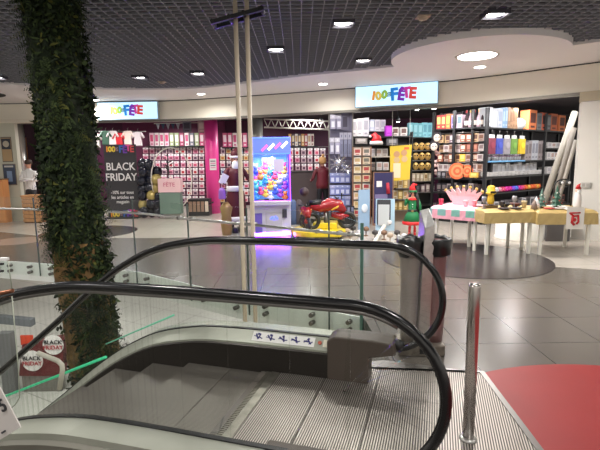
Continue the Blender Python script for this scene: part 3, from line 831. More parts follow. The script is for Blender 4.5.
# left bakery
Y = 12.6
p0 = at(-30, 160, Y); p1 = at(17, 160, Y)
zt = at(8, 123, Y).z
struct(MB().box(((p0.x+p1.x)/2, Y+.1, zt/2), (p1.x-p0.x, .15, zt)).build('wall_left', mat('bakery_panel', lin(196, 194, 176), .5)))
struct(MB().box(((p0.x+at(40, 160, Y).x)/2, Y+.05, (zt+2.8)/2), (at(40, 160, Y).x-p0.x, .3, 2.8-zt)).build('trim_10', M_cream))
pa = at(21, 160, Y+.9)
struct(MB().tube([(pa.x, Y+.9, 0), (pa.x, Y+.9, 2.8)], .16, 20).build('trim_11', mat('pale_metal', lin(190, 186, 176), .25, .6)))
struct(MB().box((at(2, 200, 13.4).x-.9, 14.2, 1.2), (2.6, .1, 2.4)).build('wall_back', mat('warm_back', lin(214, 160, 104), .6)))
for (u0, v0, u1, v1, lb, cc) in [(0, 137, 13, 162, 'upper bakery poster with a round dish photo on the pale panel at far left', (180, 150, 110)), (2, 164, 17, 185, 'lower dark bakery poster with a figure photo on the pale panel at far left', (60, 70, 90))]:
    a = at(u0, v0, Y); b = at(u1, v1, Y); c = (a+b)/2; w_ = abs(b.x-a.x); h_ = abs(a.z-b.z)
    t = thing('poster', lb, 'poster', (c.x, Y+.02, c.z))
    MB().box((0, 0, 0), (w_, .02, h_)).build('frame', cm(120, 110, 96), t)
    MB().box((0, -.012, .0), (w_*.9, .01, h_*.92)).build('print', cm(*cc), t)
    if v0 < 150:
        MB().box((0, -.018, h_*.22), (w_*.86, .006, h_*.42)).build('photo', cm(52, 56, 66), t)
        MB().tube([(0, -.022, h_*.22), (0, -.028, h_*.22)], w_*.3, 20).build('dish', cm(190, 180, 160), t)
    else:
        MB().box((0, -.018, -.05), (w_*.4, .006, h_*.5)).build('figure', cm(130, 150, 180), t)
        MB().box((0, -.018, h_*.38), (w_*.7, .006, h_*.08)).build('heading', cm(200, 196, 190), t)
p0 = at(-26, 180, 12.3); p1 = at(4, 180, 12.3); q = p1.x-p0.x
t = thing('added_glow_cabinet', 'added orange cabinet for the glowing interior cut off by the left edge of the photo', 'cabinet', ((p0.x+p1.x)/2, 12.35, 0))  # cabinet added in place of the orange glow of the shop interior
MB().box((0, 0, p0.z/2), (q, .25, p0.z)).build('body', cm(206, 140, 84), t)
for k in (-.25, .25): MB().box((k*q, -.13, p0.z/2), (q*.46, .02, p0.z*.9)).build('door', cm(216, 150, 92), t)
MB().box((0, 0, p0.z+.01), (q+.03, .29, .03)).build('top', cm(120, 90, 60), t)
# crate counter
a = at(19, 196, 12.0); b = at(37, 196, 12.0)
zc = a.z
t = thing('wooden_counter', 'pale slatted wooden counter in front of the person in white', 'counter', ((a.x+b.x)/2, 12.2, 0))
w_ = b.x-a.x
MB().box((0, .1, zc/2-.02), (w_*.96, .38, zc-.04)).build('body', mat('slat_backing', lin(120, 80, 50), .6), t)  # darker brown body behind the slats
for k in range(7): MB().box((0, -.1, .08+k*(zc-.1)/6.4), (w_, .03, (zc-.1)/7.4)).build('slat', M_wood, t)
MB().box((0, .1, zc-.01), (w_+.04, .46, .03)).build('top', M_wood, t)

# ---- people
def figure(name, joints, edges, radii, mats_fn, mats, root=0, sub=2):
    me = bpy.data.meshes.new('tmp'); me.from_pydata([Vector(j) for j in joints], edges, []); me.update()
    o = bpy.data.objects.new('tmp', me); COL.objects.link(o)
    sm = o.modifiers.new('skin', 'SKIN'); sm.use_smooth_shade = True; sm.branch_smoothing = .3
    for i, v in enumerate(me.skin_vertices[0].data):
        r = radii[i]; v.radius = (r, r) if not isinstance(r, tuple) else r; v.use_root = (i == root)
    ss = o.modifiers.new('sub', 'SUBSURF'); ss.levels = sub; ss.render_levels = sub
    bpy.context.view_layer.update()
    m2 = bpy.data.meshes.new_from_object(o.evaluated_get(bpy.context.evaluated_depsgraph_get()))
    bpy.data.objects.remove(o)
    m2.name = name
    m2.materials.clear()
    for m in mats: m2.materials.append(m)
    for p in m2.polygons: p.material_index = mats_fn(p.center); p.use_smooth = True
    ob = bpy.data.objects.new(name, m2); COL.objects.link(ob); return ob
# standard standing body 1.7 m, facing -Y; arms: list of (elbow, wrist, hand tip) per side
def body(arms, mats_fn, mats, h=1.7, name='body', legspread=.09, lean=(0, 0)):
    k = h/1.7; lx, ly = lean
    J = [(0, 0, .93), (lx*.5, ly*.5, 1.12), (lx, ly, 1.34), (lx, ly, 1.45), (lx, ly-.01, 1.52), (lx, ly-.02, 1.62), (lx, ly-.01, 1.68)]
    Rr = [(.14, .11), (.125, .095), (.15, .10), .06, .052, .092, .06]
    Ed = [(0, 1), (1, 2), (2, 3), (3, 4), (4, 5), (5, 6)]
    for s in (-1, 1):
        i = len(J); J += [(s*legspread, 0, .84), (s*(legspread+.01), -.01, .48), (s*(legspread+.01), .02, .09), (s*(legspread+.02), -.12, .035)]
        Rr += [.095, .062, .042, (.045, .03)]; Ed += [(0, i), (i, i+1), (i+1, i+2), (i+2, i+3)]
    for s, (e, w_, hd) in zip((-1, 1), arms):
        i = len(J); J += [(lx+s*.18, ly, 1.38), e, w_, hd]; Rr += [.062, .045, .03, .028]
        Ed += [(2, i), (i, i+1), (i+1, i+2), (i+2, i+3)]
        # fingers and a thumb leaving the side of the palm
        w0, h0 = Vector(w_), Vector(hd); d = (h0-w0).normalized(); sd = d.cross(Vector((0, 1, 0)))
        if sd.length < .1: sd = Vector((1, 0, 0))
        sd.normalize()
        for q_, L in ((-.022, .06), (-.007, .07), (.008, .066), (.022, .05)):
            j = len(J); J += [tuple(h0+sd*q_+d*.02), tuple(h0+sd*q_+d*L+Vector((0, 0, -.006)))]; Rr += [.009, .007]; Ed += [(i+3, j), (j, j+1)]
        j = len(J); J += [tuple(w0.lerp(h0, .5)+sd*.035), tuple(w0.lerp(h0, .5)+sd*.05+d*.045)]; Rr += [.011, .008]; Ed += [(i+3, j), (j, j+1)]
    J = [(a*k, b_*k, c*k) for a, b_, c in J]
    Rr = [tuple(x*k for x in r) if isinstance(r, tuple) else r*k for r in Rr]
    return figure(name, J, Ed, Rr, mats_fn, mats)
def face(parent, z, y, r, k=1.0):
    for s in (-1, 1):
        MB().ball((s*.032*k, y-r*.86, z+.01*k), .011*k, 8, 6).build('eye', M_black, parent)
    MB().ball((0, y-r*1.0, z-.018*k), .015*k, 8, 6, (1, 1.2, 1.3)).build('nose', M_skin, parent)
    MB().box((0, y-r*.93, z-.05*k), (.042*k, .012, .009*k)).build('mouth', cm(160, 60, 60), parent)
    for s in (-1, 1): MB().ball((s*r*.95, y, z), .022*k, 8, 6, (.5, 1, 1.4)).build('ear', M_skin, parent)

# chef behind the crate counter
p = at(27.5, 170, 12.55)
t = thing('person', 'person in a white jacket with folded arms behind the wooden counter at far left', 'person', (p.x, 12.62, 0), R(-8))
def fn(c):
    if c.z > 1.47: return 1
    if abs(c.y+.2) < .03 and False: return 1
    return 0 if c.z > .9 else 2
hb = body([((-.27, -.04, 1.14), (-.02, -.21, 1.14), (.08, -.2, 1.17)), ((.27, -.04, 1.14), (.05, -.22, 1.19), (-.06, -.2, 1.2))], fn, [M_paper, M_skin, cm(40, 42, 48)], 1.68)
hb.parent = t
face(t, 1.585, -.02, .085)
MB().lathe((0, 0, 1.61), [(.094, -.03), (.098, .03), (.085, .08), (.04, .105), (.001, .11)], 16).build('hair', cm(58, 40, 30), t)
MB().tube([(0, -.098, .95), (0, -.112, 1.40)], .006, 6).build('jacket_front', cm(190, 186, 180), t)

# woman in the shop
p = at(322.5, 180, 12.1)
t = thing('person', 'person in a burgundy top and black trousers with a blonde bun in the shop', 'person', (p.x, 12.1, 0), R(195))
def fn(c): return 1 if (c.z > 1.44) else (0 if c.z > .95 else 2)
hb = body([((-.30, -.06, 1.12), (-.26, -.28, 1.18), (-.24, -.36, 1.22)), ((.29, .0, 1.1), (.27, -.2, 1.05), (.25, -.28, 1.07))], fn, [cm(96, 22, 34), M_skin, cm(22, 20, 24)], 1.66)
hb.parent = t
face(t, 1.56, -.02, .085)
MB().lathe((0, .012, 1.585), [(.07, -.1), (.1, -.04), (.1, .03), (.08, .075), (.04, .1), (.001, .105)], 16).ball((0, .05, 1.71), .045).build('hair', cm(196, 150, 96), t)
MB().lathe((0, 0, 0), [(.16, .84), (.175, .95), (.15, 1.1), (.165, 1.25), (.15, 1.36)], 16, sy=.75).build('top', cm(104, 24, 38), t)

# santa figure
Y = 10.1
p = at(237, 232, Y)
t = thing('santa_figure', 'tall santa figure in a dark red coat holding a lantern behind the pale poles', 'figure', (p.x, Y, 0), R(25))
def fn(c): return 1 if c.z > 1.50 else (0 if c.z > .3 else 2)
SR = cm(84, 14, 28)
hb = body([((-.30, -.1, 1.16), (-.36, -.32, 1.12), (-.37, -.4, 1.1)), ((.30, -.05, 1.14), (.30, -.28, 1.05), (.30, -.34, 1.03))], fn, [SR, M_skin, M_black], 1.74)
hb.parent = t
MB().lathe((0, 0, 0), [(.24, .28), (.25, .35), (.21, .8), (.17, 1.05), (.20, 1.3), (.15, 1.45), (.06, 1.5)], 20, sy=.85).build('coat', SR, t)
MB().lathe((0, 0, 0), [(.255, .26), (.265, .31), (.25, .37), (.235, .36)], 20, sy=.85).build('fur_hem', M_paper, t)
MB().lathe((0, 0, 0), [(.19, .93), (.20, .95), (.20, 1.03), (.18, 1.05)], 20, sy=.9).build('belt', M_paper, t)
MB().ball((0, -.08, 1.48), .10, 12, 8, (1, .6, 1.35)).build('beard', M_paper, t)
face(t, 1.62, -.02, .09)
MB().lathe((0, 0, 1.68), [(.105, -.02), (.115, .0), (.105, .03)], 16).build('hat_brim', M_paper, t)
MB().tube([(0, 0, 1.69), (0, .01, 1.78), (.05, .03, 1.86), (.12, .04, 1.82)], [.10, .075, .04, .015], 12).build('hat', SR, t)
MB().ball((.13, .04, 1.80), .035).build('pompom', M_paper, t)
for s in (-1, 1): MB().box((s*.09, -.06, .06), (.12, .28, .12)).build('boot', M_black, t, bevel=.02)
MB().box((-.38, -.42, 1.22), (.15, .02, .22), rot=Matrix.Rotation(.5, 4, 'Y')).build('paper_scroll', M_paper, t)
ln = thing('lantern', 'small purple lantern hanging in front of the santa figure', 'lantern', tuple(at(222, 193, 9.65)))
MB().lathe((0, 0, 0), [(.07, -.13), (.08, -.11), (.07, .06), (.04, .10), (.01, .12)], 6, False).build('lamp_body', cm(150, 100, 190), ln)
MB().tube([(0, 0, .1), (0, .05, .17), (.05, .15, .24)], .006, 6).build('handle', M_dsteel, ln)
q = at(226, 207, 9.7)
o = MB().lathe((q.x, q.y, 0), [(.10, .0), (.13, .25), (.10, .42), (.14, .60), (.05, .72)], 12).build('gold_vase', mat('gold_metal', lin(160, 130, 80), .4, .4), loc=(q.x, q.y, 0))
tag(o, 'gold vase shaped stand on the floor beside the pink column', 'vase')

# pink column with notice
p = at(212, 160, 13.9)
struct(MB().tube([(p.x, 13.9, 0), (p.x, 13.9, 3.0)], .205, 28).build('trim_12', M_pink))
c = at(213, 164.5, 13.68)
t = thing('notice', 'white paper notice fixed to the pink column', 'notice', tuple(c))
MB().box((0, 0, 0), (.2, .01, .34)).build('sheet', M_paper, t)
for k in range(4): MB().box((0, -.007, .1-.065*k), (.15, .004, .03)).build('print_line', cm(220, 140, 170) if k % 2 else cm(120, 110, 120), t)
p = at(38.5, 160, 12.9)
struct(MB().tube([(p.x, 13.3, 1.2), (p.x, 13.3, 2.4)], .09, 12).build('trim_13', M_pink))
p = at(256, 126, 13.2)
struct(MB().tube([(p.x, 13.2, 0), (p.x, 13.2, 3.0)], .19, 24).build('trim_14', mat('grey_metal_column', lin(170, 168, 160), .3, .5)))

# black friday board
Y = 12.95
a = at(103, 145, Y); b = at(140, 221, Y)
c = (a+b)/2; w_ = b.x-a.x; h_ = a.z-b.z
t = thing('promotion_board', 'tall dark grey BLACK FRIDAY board standing in front of the balloons', 'board', (c.x, Y, 0))
zc = c.z; z1 = a.z; z0 = max(0, b.z)
MB().box((0, .03, (z1+0.02)/2), (w_, .05, z1)).build('panel', cm(52, 50, 54), t)
MB().box((0, .06, .02), (w_*1.05, .5, .04)).build('foot', M_black, t)
for zz in (z1-.13, z1-1.98):
    e = bpy.data.objects.new('x', None)
    sign_w, sign_h = w_*1.0, .26
    data = [('1', (240, 150, 40), -.42, 0, .8), ('0', (236, 205, 70), -.32, -.0, .8), ('0', (236, 205, 70), -.2, .0, .8), ('%', (150, 120, 130), -.1, .0, .5), ('F', (60, 110, 190), .05, 0, 1.05), ('Ê', (110, 60, 170), .18, -.02, 1), ('T', (224, 80, 150), .3, .03, .95), ('E', (210, 80, 80), .42, 0, .95)]
    for ch, cc, x, z, s in data:
        text_mesh('logo_letter', ch, sign_h*s, cm(*cc), t, (x*w_*.92, -.004, zz+z), (PI/2, 0, 0), extr=.004, bold=.008)
for s_, z, sz in (('BLACK', z1-.62, .30), ('FRIDAY', z1-.92, .30), ('-10% sur tous', z1-1.35, .13), ('les articles en', z1-1.49, .13), ('magasin', z1-1.62, .13)):
    text_mesh('lettering', s_, sz, M_paper, t, (0, -.004, z), (PI/2, 0, 0), extr=.003, bold=.004 if sz > .2 else .001, sx=.9)

# balloon column
BM = [mat('balloon_black', lin(26, 28, 40), .18), mat('balloon_gold', lin(176, 158, 96), .25, .3)]
proto = {}
def balloon(x, y, z, r, mi, label):
    if mi not in proto:
        o = MB().ball((0, 0, 0), .13, 16, 12, (1, 1, 1.15)).lathe((0, 0, -.155), [(.02, -.01), (.008, .01)], 8).build('balloon', BM[mi]); proto[mi] = o
        first = True
    else:
        o = proto[mi].copy(); COL.objects.link(o)
    o.location = (x, y, z); o.scale = (r/.13,)*3
    tag(o, label, 'balloon', 'balloons in the balloon column' if mi == 0 else 'gold balloons in the balloon column')
Yb = 12.9
rows = [(164, 6), (172, 0), (180, 0), (188, 0), (196, 0), (204, 0), (212, 0)]
for i, (v, _) in enumerate(rows):
    for j, u in enumerate((142, 149.5, 157)):
        gold = (i == 2 and j == 2) or (i == 3 and j == 2) or (i == 4 and j == 1) or (i == 5 and j == 0) or (i==6 and j==0 and False)
        if i == 0 and j == 2: continue
        p = at(u+random.uniform(-1, 1)+(2 if i > 3 else 0), v+random.uniform(-1, 1), Yb+random.uniform(-.1, .1))
        balloon(p.x, p.y, max(p.z, .17), .145, 1 if gold else 0, 'gold balloon in the diagonal stripe of the balloon column' if gold else 'glossy black balloon in the column right of the black friday board')

# hoop stand with plant and box
Y = 13.1
p = at(172, 180, Y)
t = thing('hoop_stand', 'large white metal hoop decoration with a dark plant and pink printed box', 'decoration', (p.x, Y, 0))
zc = 1.1; pts = []
for k in range(41):
    a_ = 2*PI*k/40; pts.append((.50*math.cos(a_), .3*math.cos(a_), zc+.90*math.sin(a_)))
MB().tube(pts, .018, 8, cap=False).build('hoop', M_white, t)
MB().box((0, 0, .1), (.5, .4, .2)).build('foot', M_white, t)
bx = MB().box((.05, -.35, .94), (.62, .3, .38)).build('printed_box', cm(226, 188, 190), t)
MB().box((.05, -.35, .44), (.58, .28, .6)).build('green_box', cm(106, 128, 116), t)
text_mesh('lettering', 'FÊTE', .16, cm(190, 90, 120), t, (.05, -.505, .96), (PI/2, 0, 0), extr=.003)
pl = MB()
for k in range(60):
    a_ = random.uniform(0, 2*PI); L = random.uniform(.15, .32); z_ = random.uniform(1.25, 1.75)
    d = Vector((math.cos(a_), math.sin(a_)*.6, random.uniform(-.2, .6))).normalized()
    o_ = Vector((0, -.3, z_)); s_v = d.cross(Vector((0, 0, 1))).normalized()*.03
    pl.poly([o_, o_+d*L*.5+s_v, o_+d*L, o_+d*L*.5-s_v])
pl.tube([(0, -.3, 1.0), (0, -.3, 1.75)], .012, 6)
pl.build('plant', cm(26, 36, 36), t)

# ---- product helpers
PR = {}
def box_mesh(key, mats_, fn_):
    if key not in PR:
        o = fn_(); PR[key] = o.data; bpy.data.objects.remove(o)
    return PR[key]
def inst(me, name, loc, scale=(1, 1, 1), rz=0, label=None, cat=None, group=None):
    o = bpy.data.objects.new(name, me); COL.objects.link(o); o.location = loc; o.scale = scale; o.rotation_euler = (0, 0, rz)
    return tag(o, label, cat, group)
def card_mesh(c1, c2, c3=None):
    """hanging packet: header card, clear pouch with a product in it; unit size"""
    key = ('card', c1, c2, c3)
    def f():
        m = MB(); m.box((0, 0, .36), (1, .25, .28)); m.set(1).box((0, 0, -.14), (.9, .6, .68))
        m.set(2).box((0, -.32, -.16), (.55, .15, .4)); m.box((0, -.14, .36), (.3, .06, .1))
        return m.build('packet', [cm(*c1), cm(*c2), cm(*(c3 or c1))])
    return box_mesh(key, None, f)
def carton_mesh(c1, c2):
    key = ('carton', c1, c2)
    def f():
        m = MB(); m.box((0, 0, 0), (1, 1, 1)); m.set(1).box((0, -.505, .1), (.7, .02, .5)); m.box((0, -.505, -.35), (.5, .02, .1))
        return m.build('carton', [cm(*c1), cm(*c2)], bevel=0)
    return box_mesh(key, None, f)
# pink wall packets
wallboard = MB().box((-3.4, BY-.02, 1.4), (9.5, .03, 2.6)).build('wall_right', M_mag)
bpy.data.objects.remove(wallboard)
def packet_rows(x0, x1, ys, Y, gname, where, cols, hw=(5.2, 6.2), step=6.0, skip=None):
    for ri, v in enumerate(ys):
        a = at(x0, v, Y); b = at(x1, v, Y)
        hk = MB().box(((a.x+b.x)/2, Y+.04, a.z+.13), (b.x-a.x+.1, .03, .02)).build('display_rail', M_dsteel, loc=((a.x+b.x)/2, Y+.04, a.z+.13))
        word = ['top', 'second', 'third', 'fourth', 'fifth', 'sixth', 'seventh', 'eighth', 'ninth'][ri]
        tag(hk, 'thin metal rail of the %s packet row %s' % (word, where), 'rail')
        u = x0
        while u < x1:
            if not (skip and skip(u, v)):
                p = at(u+random.uniform(-.4, .4), v, Y); sc_ = (BY/450)
                c = random.choice(cols)
                o = inst(card_mesh(*c), 'packet', (p.x, Y-.02, p.z-.02), (hw[0]*sc_*random.uniform(.85, 1), .05, hw[1]*sc_*random.uniform(.9, 1.05)), 0,
                         'small packet with white header, %s row %s' % (word, where), 'packet', '%s, %s row' % (gname, word))
            u += step
cols = [((236, 232, 232), (214, 150, 170), (150, 60, 90)), ((236, 232, 232), (226, 190, 196), (200, 80, 110)), ((230, 226, 226), (198, 170, 176), (90, 60, 80)), ((236, 234, 232), (230, 214, 212), (180, 50, 60))]
cols2 = cols+[((236, 232, 226), (220, 200, 150), (190, 120, 60)), ((230, 232, 236), (170, 186, 200), (80, 90, 130))]
struct(MB().box((at(175, 160, BY-.1).x, BY-.02, 1.6), (3.6, .06, 2.9)).build('wall_back', mat('slatwall', lin(92, 26, 62), .6)))
packet_rows(146, 206, [150, 156.5, 163.5, 170.5, 177.5, 184.5, 191.5, 198.5], BY-.1, 'packets on the left pink wall', 'on the wall left of the pink column', cols, (5.4, 6), 6.2)
packet_rows(223, 262, [150, 156.5, 163.5, 170.5, 177.5, 184.5, 191.5, 198.5], BY-.1, 'packets behind the santa', 'on the wall behind the santa figure', cols2, (5.0, 6), 5.8)
packet_rows(291, 328, [151, 158.5, 166.5], BY-.6, 'packets behind the counter', 'on the wall behind the shop counter', cols, (5.0, 6.6), 6.4)
# tall coloured packs on top shelf of the wall
def row_items(us, vtop, vbot, Y, palette, name, labelf, cat, group, wpx, depth=.08, jitter=.0):
    for i, u in enumerate(us):
        a = at(u-wpx/2, vtop, Y); b = at(u+wpx/2, vbot, Y)
        c = random.choice(palette); hh = (a.z-b.z)*random.uniform(1-jitter, 1)
        inst(carton_mesh(*c), name, ((a.x+b.x)/2, Y, b.z+hh/2), ((b.x-a.x)*.94, depth, hh), 0, labelf, cat, group)
def shelf_board(u0, v0, Y0, u1, v1, Y1, label, depth=.35, m=None, th=.04):
    a = at(u0, v0, Y0); b = at(u1, v1, Y1); z = (a.z+b.z)/2; d = Vector((b.x-a.x, b.y-a.y, 0)); n = Vector((-d.y, d.x, 0)).normalized()*depth
    o = MB().prism([(a.x, a.y), (b.x, b.y), (b.x+n.x, b.y+n.y), (a.x+n.x, a.y+n.y)], z-th, z).build('shelf_board', m or M_black, loc=((a.x+b.x)/2, (a.y+b.y)/2, z))
    return tag(o, label, 'shelf')
pal_p = [((206, 92, 130), (240, 220, 225)), ((230, 190, 200), (200, 70, 110)), ((160, 170, 130), (230, 230, 220)), ((226, 214, 210), (190, 80, 120)), ((150, 60, 90), (226, 180, 190)), ((120, 120, 130), (220, 210, 210))]
shelf_board(149, 146, BY-.3, 206, 146, BY-.3, 'dark shelf board under the pink picture packs left of the pink column', .25)
row_items([152+5*i for i in range(11)], 133, 146, BY-.2, pal_p, 'costume_pack', 'upright pastel costume pack on the top shelf of the wall left of the pink column', 'costume pack', 'costume packs left of the pink column', 5)
shelf_board(222, 147, BY-.3, 262, 147, BY-.3, 'dark shelf board under the costume packs behind the santa figure', .25)
row_items([225+5*i for i in range(8)], 133, 147, BY-.2, pal_p+[((190, 170, 120), (230, 220, 200))], 'costume_pack', 'upright pastel costume pack on the top shelf behind the santa figure', 'costume pack', 'costume packs behind the santa figure', 5)
pal_b = [((200, 150, 90), (240, 220, 180)), ((216, 200, 190), (120, 60, 70)), ((170, 70, 80), (230, 220, 210)), ((90, 80, 90), (220, 200, 160)), ((226, 220, 214), (190, 160, 120))]
shelf_board(288, 146, BY-.6, 318, 146, BY-.6, 'dark shelf board under the book-like packs behind the shop counter', .3)
row_items([290+3.2*i for i in range(8)], 134, 146, BY-.45, pal_b, 'upright_pack', 'narrow upright pack in the row above the shop counter', 'pack', 'upright packs above the shop counter', 3.2, .15)
# bunting
a = at(154, 123.5, 14.6); b = at(206, 122.5, 14.6)
t = thing('bunting', 'string of small grey and dark blue pennants under the header left of the pink column', 'bunting', tuple((a+b)/2))
rel(t, MB().tube([a, b], .012, 6).build('cord', M_white))
for i, u in enumerate([158, 163, 168, 173, 178]):
    p = at(u, 126, 14.6); o = MB().hexa([(-.07, 0, .09), (.07, 0, .09), (0, 0, -.11)], [(-.07, .006, .09), (.07, .006, .09), (0, .006, -.11)]).build('pennant', cm(52, 70, 96) if i % 2 else cm(160, 160, 170)); o.location = p; rel(t, o)
for u, c, lb in ((187, (110, 108, 120), 'grey framed picture hanging under the header left of the pink column'), (202, (186, 160, 160), 'pale framed picture hanging beside the top of the pink column')):
    p = at(u, 127, 14.55); tag(inst(carton_mesh(c, (60, 56, 70) if u < 190 else (220, 200, 196)), 'hanging_picture', p, (.26, .04, .34)), lb, 'picture')
# costumes hanging above the black friday board
for u, v, c, lb in [(96, 140, (214, 206, 200), 'white costume hanging at the leafy column edge above the board'), (106, 137, (60, 96, 76), 'green costume hanging above the black friday board'), (113, 137, (226, 218, 214), 'white costume hanging above the middle of the black friday board'),
                    (119, 139, (196, 34, 44), 'red costume hanging above the black friday board'), (128, 137, (206, 186, 174), 'beige costume hanging above the right end of the board'), (138, 138, (188, 176, 176), 'pale grey costume hanging right of the black friday board')]:
    p = at(u, v, 15.2)
    t = thing('hanging_costume', lb, 'costume', tuple(p))
    MB().hexa([(-.13, -.05, -.26), (.13, -.05, -.26), (.13, .05, -.26), (-.13, .05, -.26)], [(-.10, -.04, .2), (.10, -.04, .2), (.10, .04, .2), (-.10, .04, .2)]).build('garment', cm(*c), t, bevel=.02)
    for s in (-1, 1): MB().tube([(s*.09, 0, .17), (s*.2, -.02, .0)], [.05, .04], 8).build('sleeve', cm(*c), t)
    MB().tube([(0, 0, .2), (0, 0, .28), (.03, 0, .3)], .008, 6).build('hook', M_dsteel, t)
a = at(92, 131.5, 15.2); b = at(146, 131.5, 15.2)
tag(MB().tube([a, b], .018, 8).build('clothes_rail', M_dsteel), 'dark rail carrying the hanging costumes above the black friday board', 'rail')
# low rack right under the hoops / near pink column
shelf_board(189, 203, 13.2, 211, 203, 13.2, 'low dark rack top left of the pink column base', .4)
t = thing('low_rack', 'low black rack left of the pink column base', 'rack', tuple(at(200, 218, 13.3).xy)+(0,))
MB().box((0, .1, .25), (.62, .4, .5)).build('rack_body', M_black, t); 
for k in range(5): MB().box((-.24+.12*k, -.12, .28), (.09, .04, .3)).build('filled_slot', cm(*random.choice([(214, 196, 176), (150, 120, 100), (190, 170, 160)])), t)

# truss
a = at(264, 119, 13.6); b = at(338, 121.5, 13.2)
t = thing('truss_beam', 'white lattice truss beam under the shop ceiling right of the claw machine', 'truss', tuple((a+b)/2))
tm = MB(); hgt = .24; n_ = 10
for zz in (0, -hgt):
    tm.tube([a+Vector((0, 0, zz)), b+Vector((0, 0, zz))], .022, 8)
rel(t, tm.build('chord', M_white)); tm = MB()
for i in range(n_):
    p0 = a.lerp(b, i/n_); p1 = a.lerp(b, (i+1)/n_); pm = (p0+p1)/2
    tm.tube([p0, pm-Vector((0, 0, hgt))], .012, 6); tm.tube([pm-Vector((0, 0, hgt)), p1], .012, 6)
rel(t, tm.build('lattice', M_white))

# ---- claw machine
p0 = atz(252, 240); p1 = atz(289, 241.5)
c = (p0+p1)/2; w_ = (p1-p0).length
t = thing('claw_machine', 'tall claw crane machine with glowing violet and blue trim full of plush toys', 'arcade machine', (c.x, c.y+.4, 0), R(4))
M_led = mat('violet_led', lin(150, 70, 255), .4, emit=lin(120, 50, 255), estr=5)
M_ledb = mat('blue_led', lin(60, 90, 255), .4, emit=lin(50, 80, 255), estr=4)
HW = w_/2; Ht = 2.08
MB().box((0, 0, .04), (w_*.96, .74, .08)).box((0, 0, .40), (w_, .78, .64)).build('cabinet', mat('machine_white', lin(206, 200, 220), .35), t, bevel=.015)
MB().box((.06, -.395, .36), (w_*.42, .02, .42)).build('service_door', cm(196, 190, 200), t, bevel=.01)
MB().box((.27, -.395, .55), (.09, .03, .18)).build('coin_slot', cm(60, 56, 70), t)
for k, (dx, dz) in enumerate([(-.06, 0), (-.03, .02), (0, -.015), (.03, .03), (.06, 0)]): MB().box((.06+dx, -.41, .45+dz), (.024, .01, .03)).build('emblem', M_ledb, t)
MB().box((-.25, -.395, .36), (.14, .02, .4)).build('prize_flap', cm(110, 90, 190), t)
MB().box((0, -.41, .76), (w_*1.0, .2, .08)).build('control_shelf', cm(180, 176, 200), t, bevel=.01)
MB().box((0, .36, 1.25), (w_*.94, .03, .94)).build('back_panel', mat('sky_back', lin(120, 190, 230), .5, emit=lin(120, 180, 225), estr=.3), t)
for sx in (-1, 1): MB().box((sx*(HW-.02), 0, 1.25), (.03, .76, .95)).box((sx*(HW-.02), -.36, 1.25), (.035, .04, .95)).build('side_frame', mat('violet_panel', lin(90, 70, 190), .3, emit=lin(90, 60, 220), estr=.8), t)
MB().box((0, -.37, 1.26), (w_*.9, .006, .9)).build('window', M_glass, t)
for sx in (-1, 1): MB().box((sx*(HW-.005), -.385, 1.25), (.018, .018, 1.0)).build('led_strip', M_led, t)
MB().box((0, -.40, .80), (w_*.98, .02, .02)).box((0, -.40, .10), (w_*.98, .02, .025)).build('led_strip', M_led, t)
MB().box((0, 0, 1.88), (w_*1.03, .8, .34)).build('marquee', mat('marquee_blue', lin(90, 100, 220), .35, emit=lin(90, 120, 240), estr=.8), t, bevel=.01)
for k in range(4): MB().box((-.1+.13*k, -.405, 1.84+.02*k), (.05, .012, .16), rot=Matrix.Rotation(.8, 4, 'Y')).build('marquee_stripe', mat('led_white', (1, 1, 1), .4, emit=(.75, .85, 1), estr=1.5) if k % 2 else M_led, t)
MB().box((0, -.405, 2.03), (w_, .012, .02)).build('led_strip', M_ledb, t)
MB().box((0, -.405, 1.73), (w_, .012, .02)).build('led_strip', M_ledb, t)
MB().box((.17, -.376, 1.5), (.2, .012, .24)).build('price_card', cm(200, 190, 220), t)
MB().box((-.02, .30, 1.5), (.3, .02, .34)).build('picture_card', cm(220, 232, 240), t)
MB().tube([(0.05, 0, 1.7), (.05, 0, 1.45)], .012, 6).tube([(.05, 0, 1.46), (.12, 0, 1.38), (.09, 0, 1.30)], .01, 6).tube([(.05, 0, 1.46), (-.02, 0, 1.38), (.01, 0, 1.30)], .01, 6).build('claw', M_silver, t)
toyc = [(60, 150, 220), (230, 80, 120), (240, 200, 80), (230, 230, 235), (60, 90, 200), (190, 90, 200), (240, 130, 60), (90, 200, 200)]
M_toy = {c_: mat('toy_%02x%02x%02x' % c_, lin(*c_), .7, emit=lin(*c_), estr=0.0) for c_ in toyc}
for k in range(42):
    c_ = toyc[k % 8]; x = (k % 7-3)*w_*.125; yy = -.24+(k//7)*.085; z = .86+.10*(k//7)+.05*((k*5) % 3)
    r = random.uniform(.05, .075)
    o = MB().ball((0, 0, 0), r, 10, 7).ball((0, -.01, r*1.35), r*.7, 10, 7).ball((-r*.6, 0, r*1.95), r*.25, 8, 5).ball((r*.6, 0, r*1.95), r*.25, 8, 5).ball((-r, -.02, .0), r*.35, 8, 5).ball((r, -.02, 0), r*.35, 8, 5).build('plush_toy', M_toy[c_])
    wp = Matrix.Translation(t.location) @ Matrix.Rotation(R(4), 4, 'Z') @ Vector((x, yy, z)); o.location = wp
    cn_ = {0: 'blue', 1: 'pink', 2: 'yellow', 3: 'white', 4: 'dark blue', 5: 'purple', 6: 'orange', 7: 'turquoise'}[k % 8]
    tag(o, cn_+' plush toy heaped behind the window of the claw machine', 'plush toy', cn_+' plush toys in the claw machine')
l = bpy.data.lights.new('machine_lamp', 'AREA'); l.energy = 14; l.size = .5; l.color = (.7, .8, 1)
o = bpy.data.objects.new('machine_lamp', l); COL.objects.link(o); o.location = (t.location.x, t.location.y-.1, 1.68)
l = bpy.data.lights.new('violet_glow', 'AREA'); l.shape = 'RECTANGLE'; l.energy = 46; l.size = w_; l.size_y = .06; l.color = (.22, .05, 1)
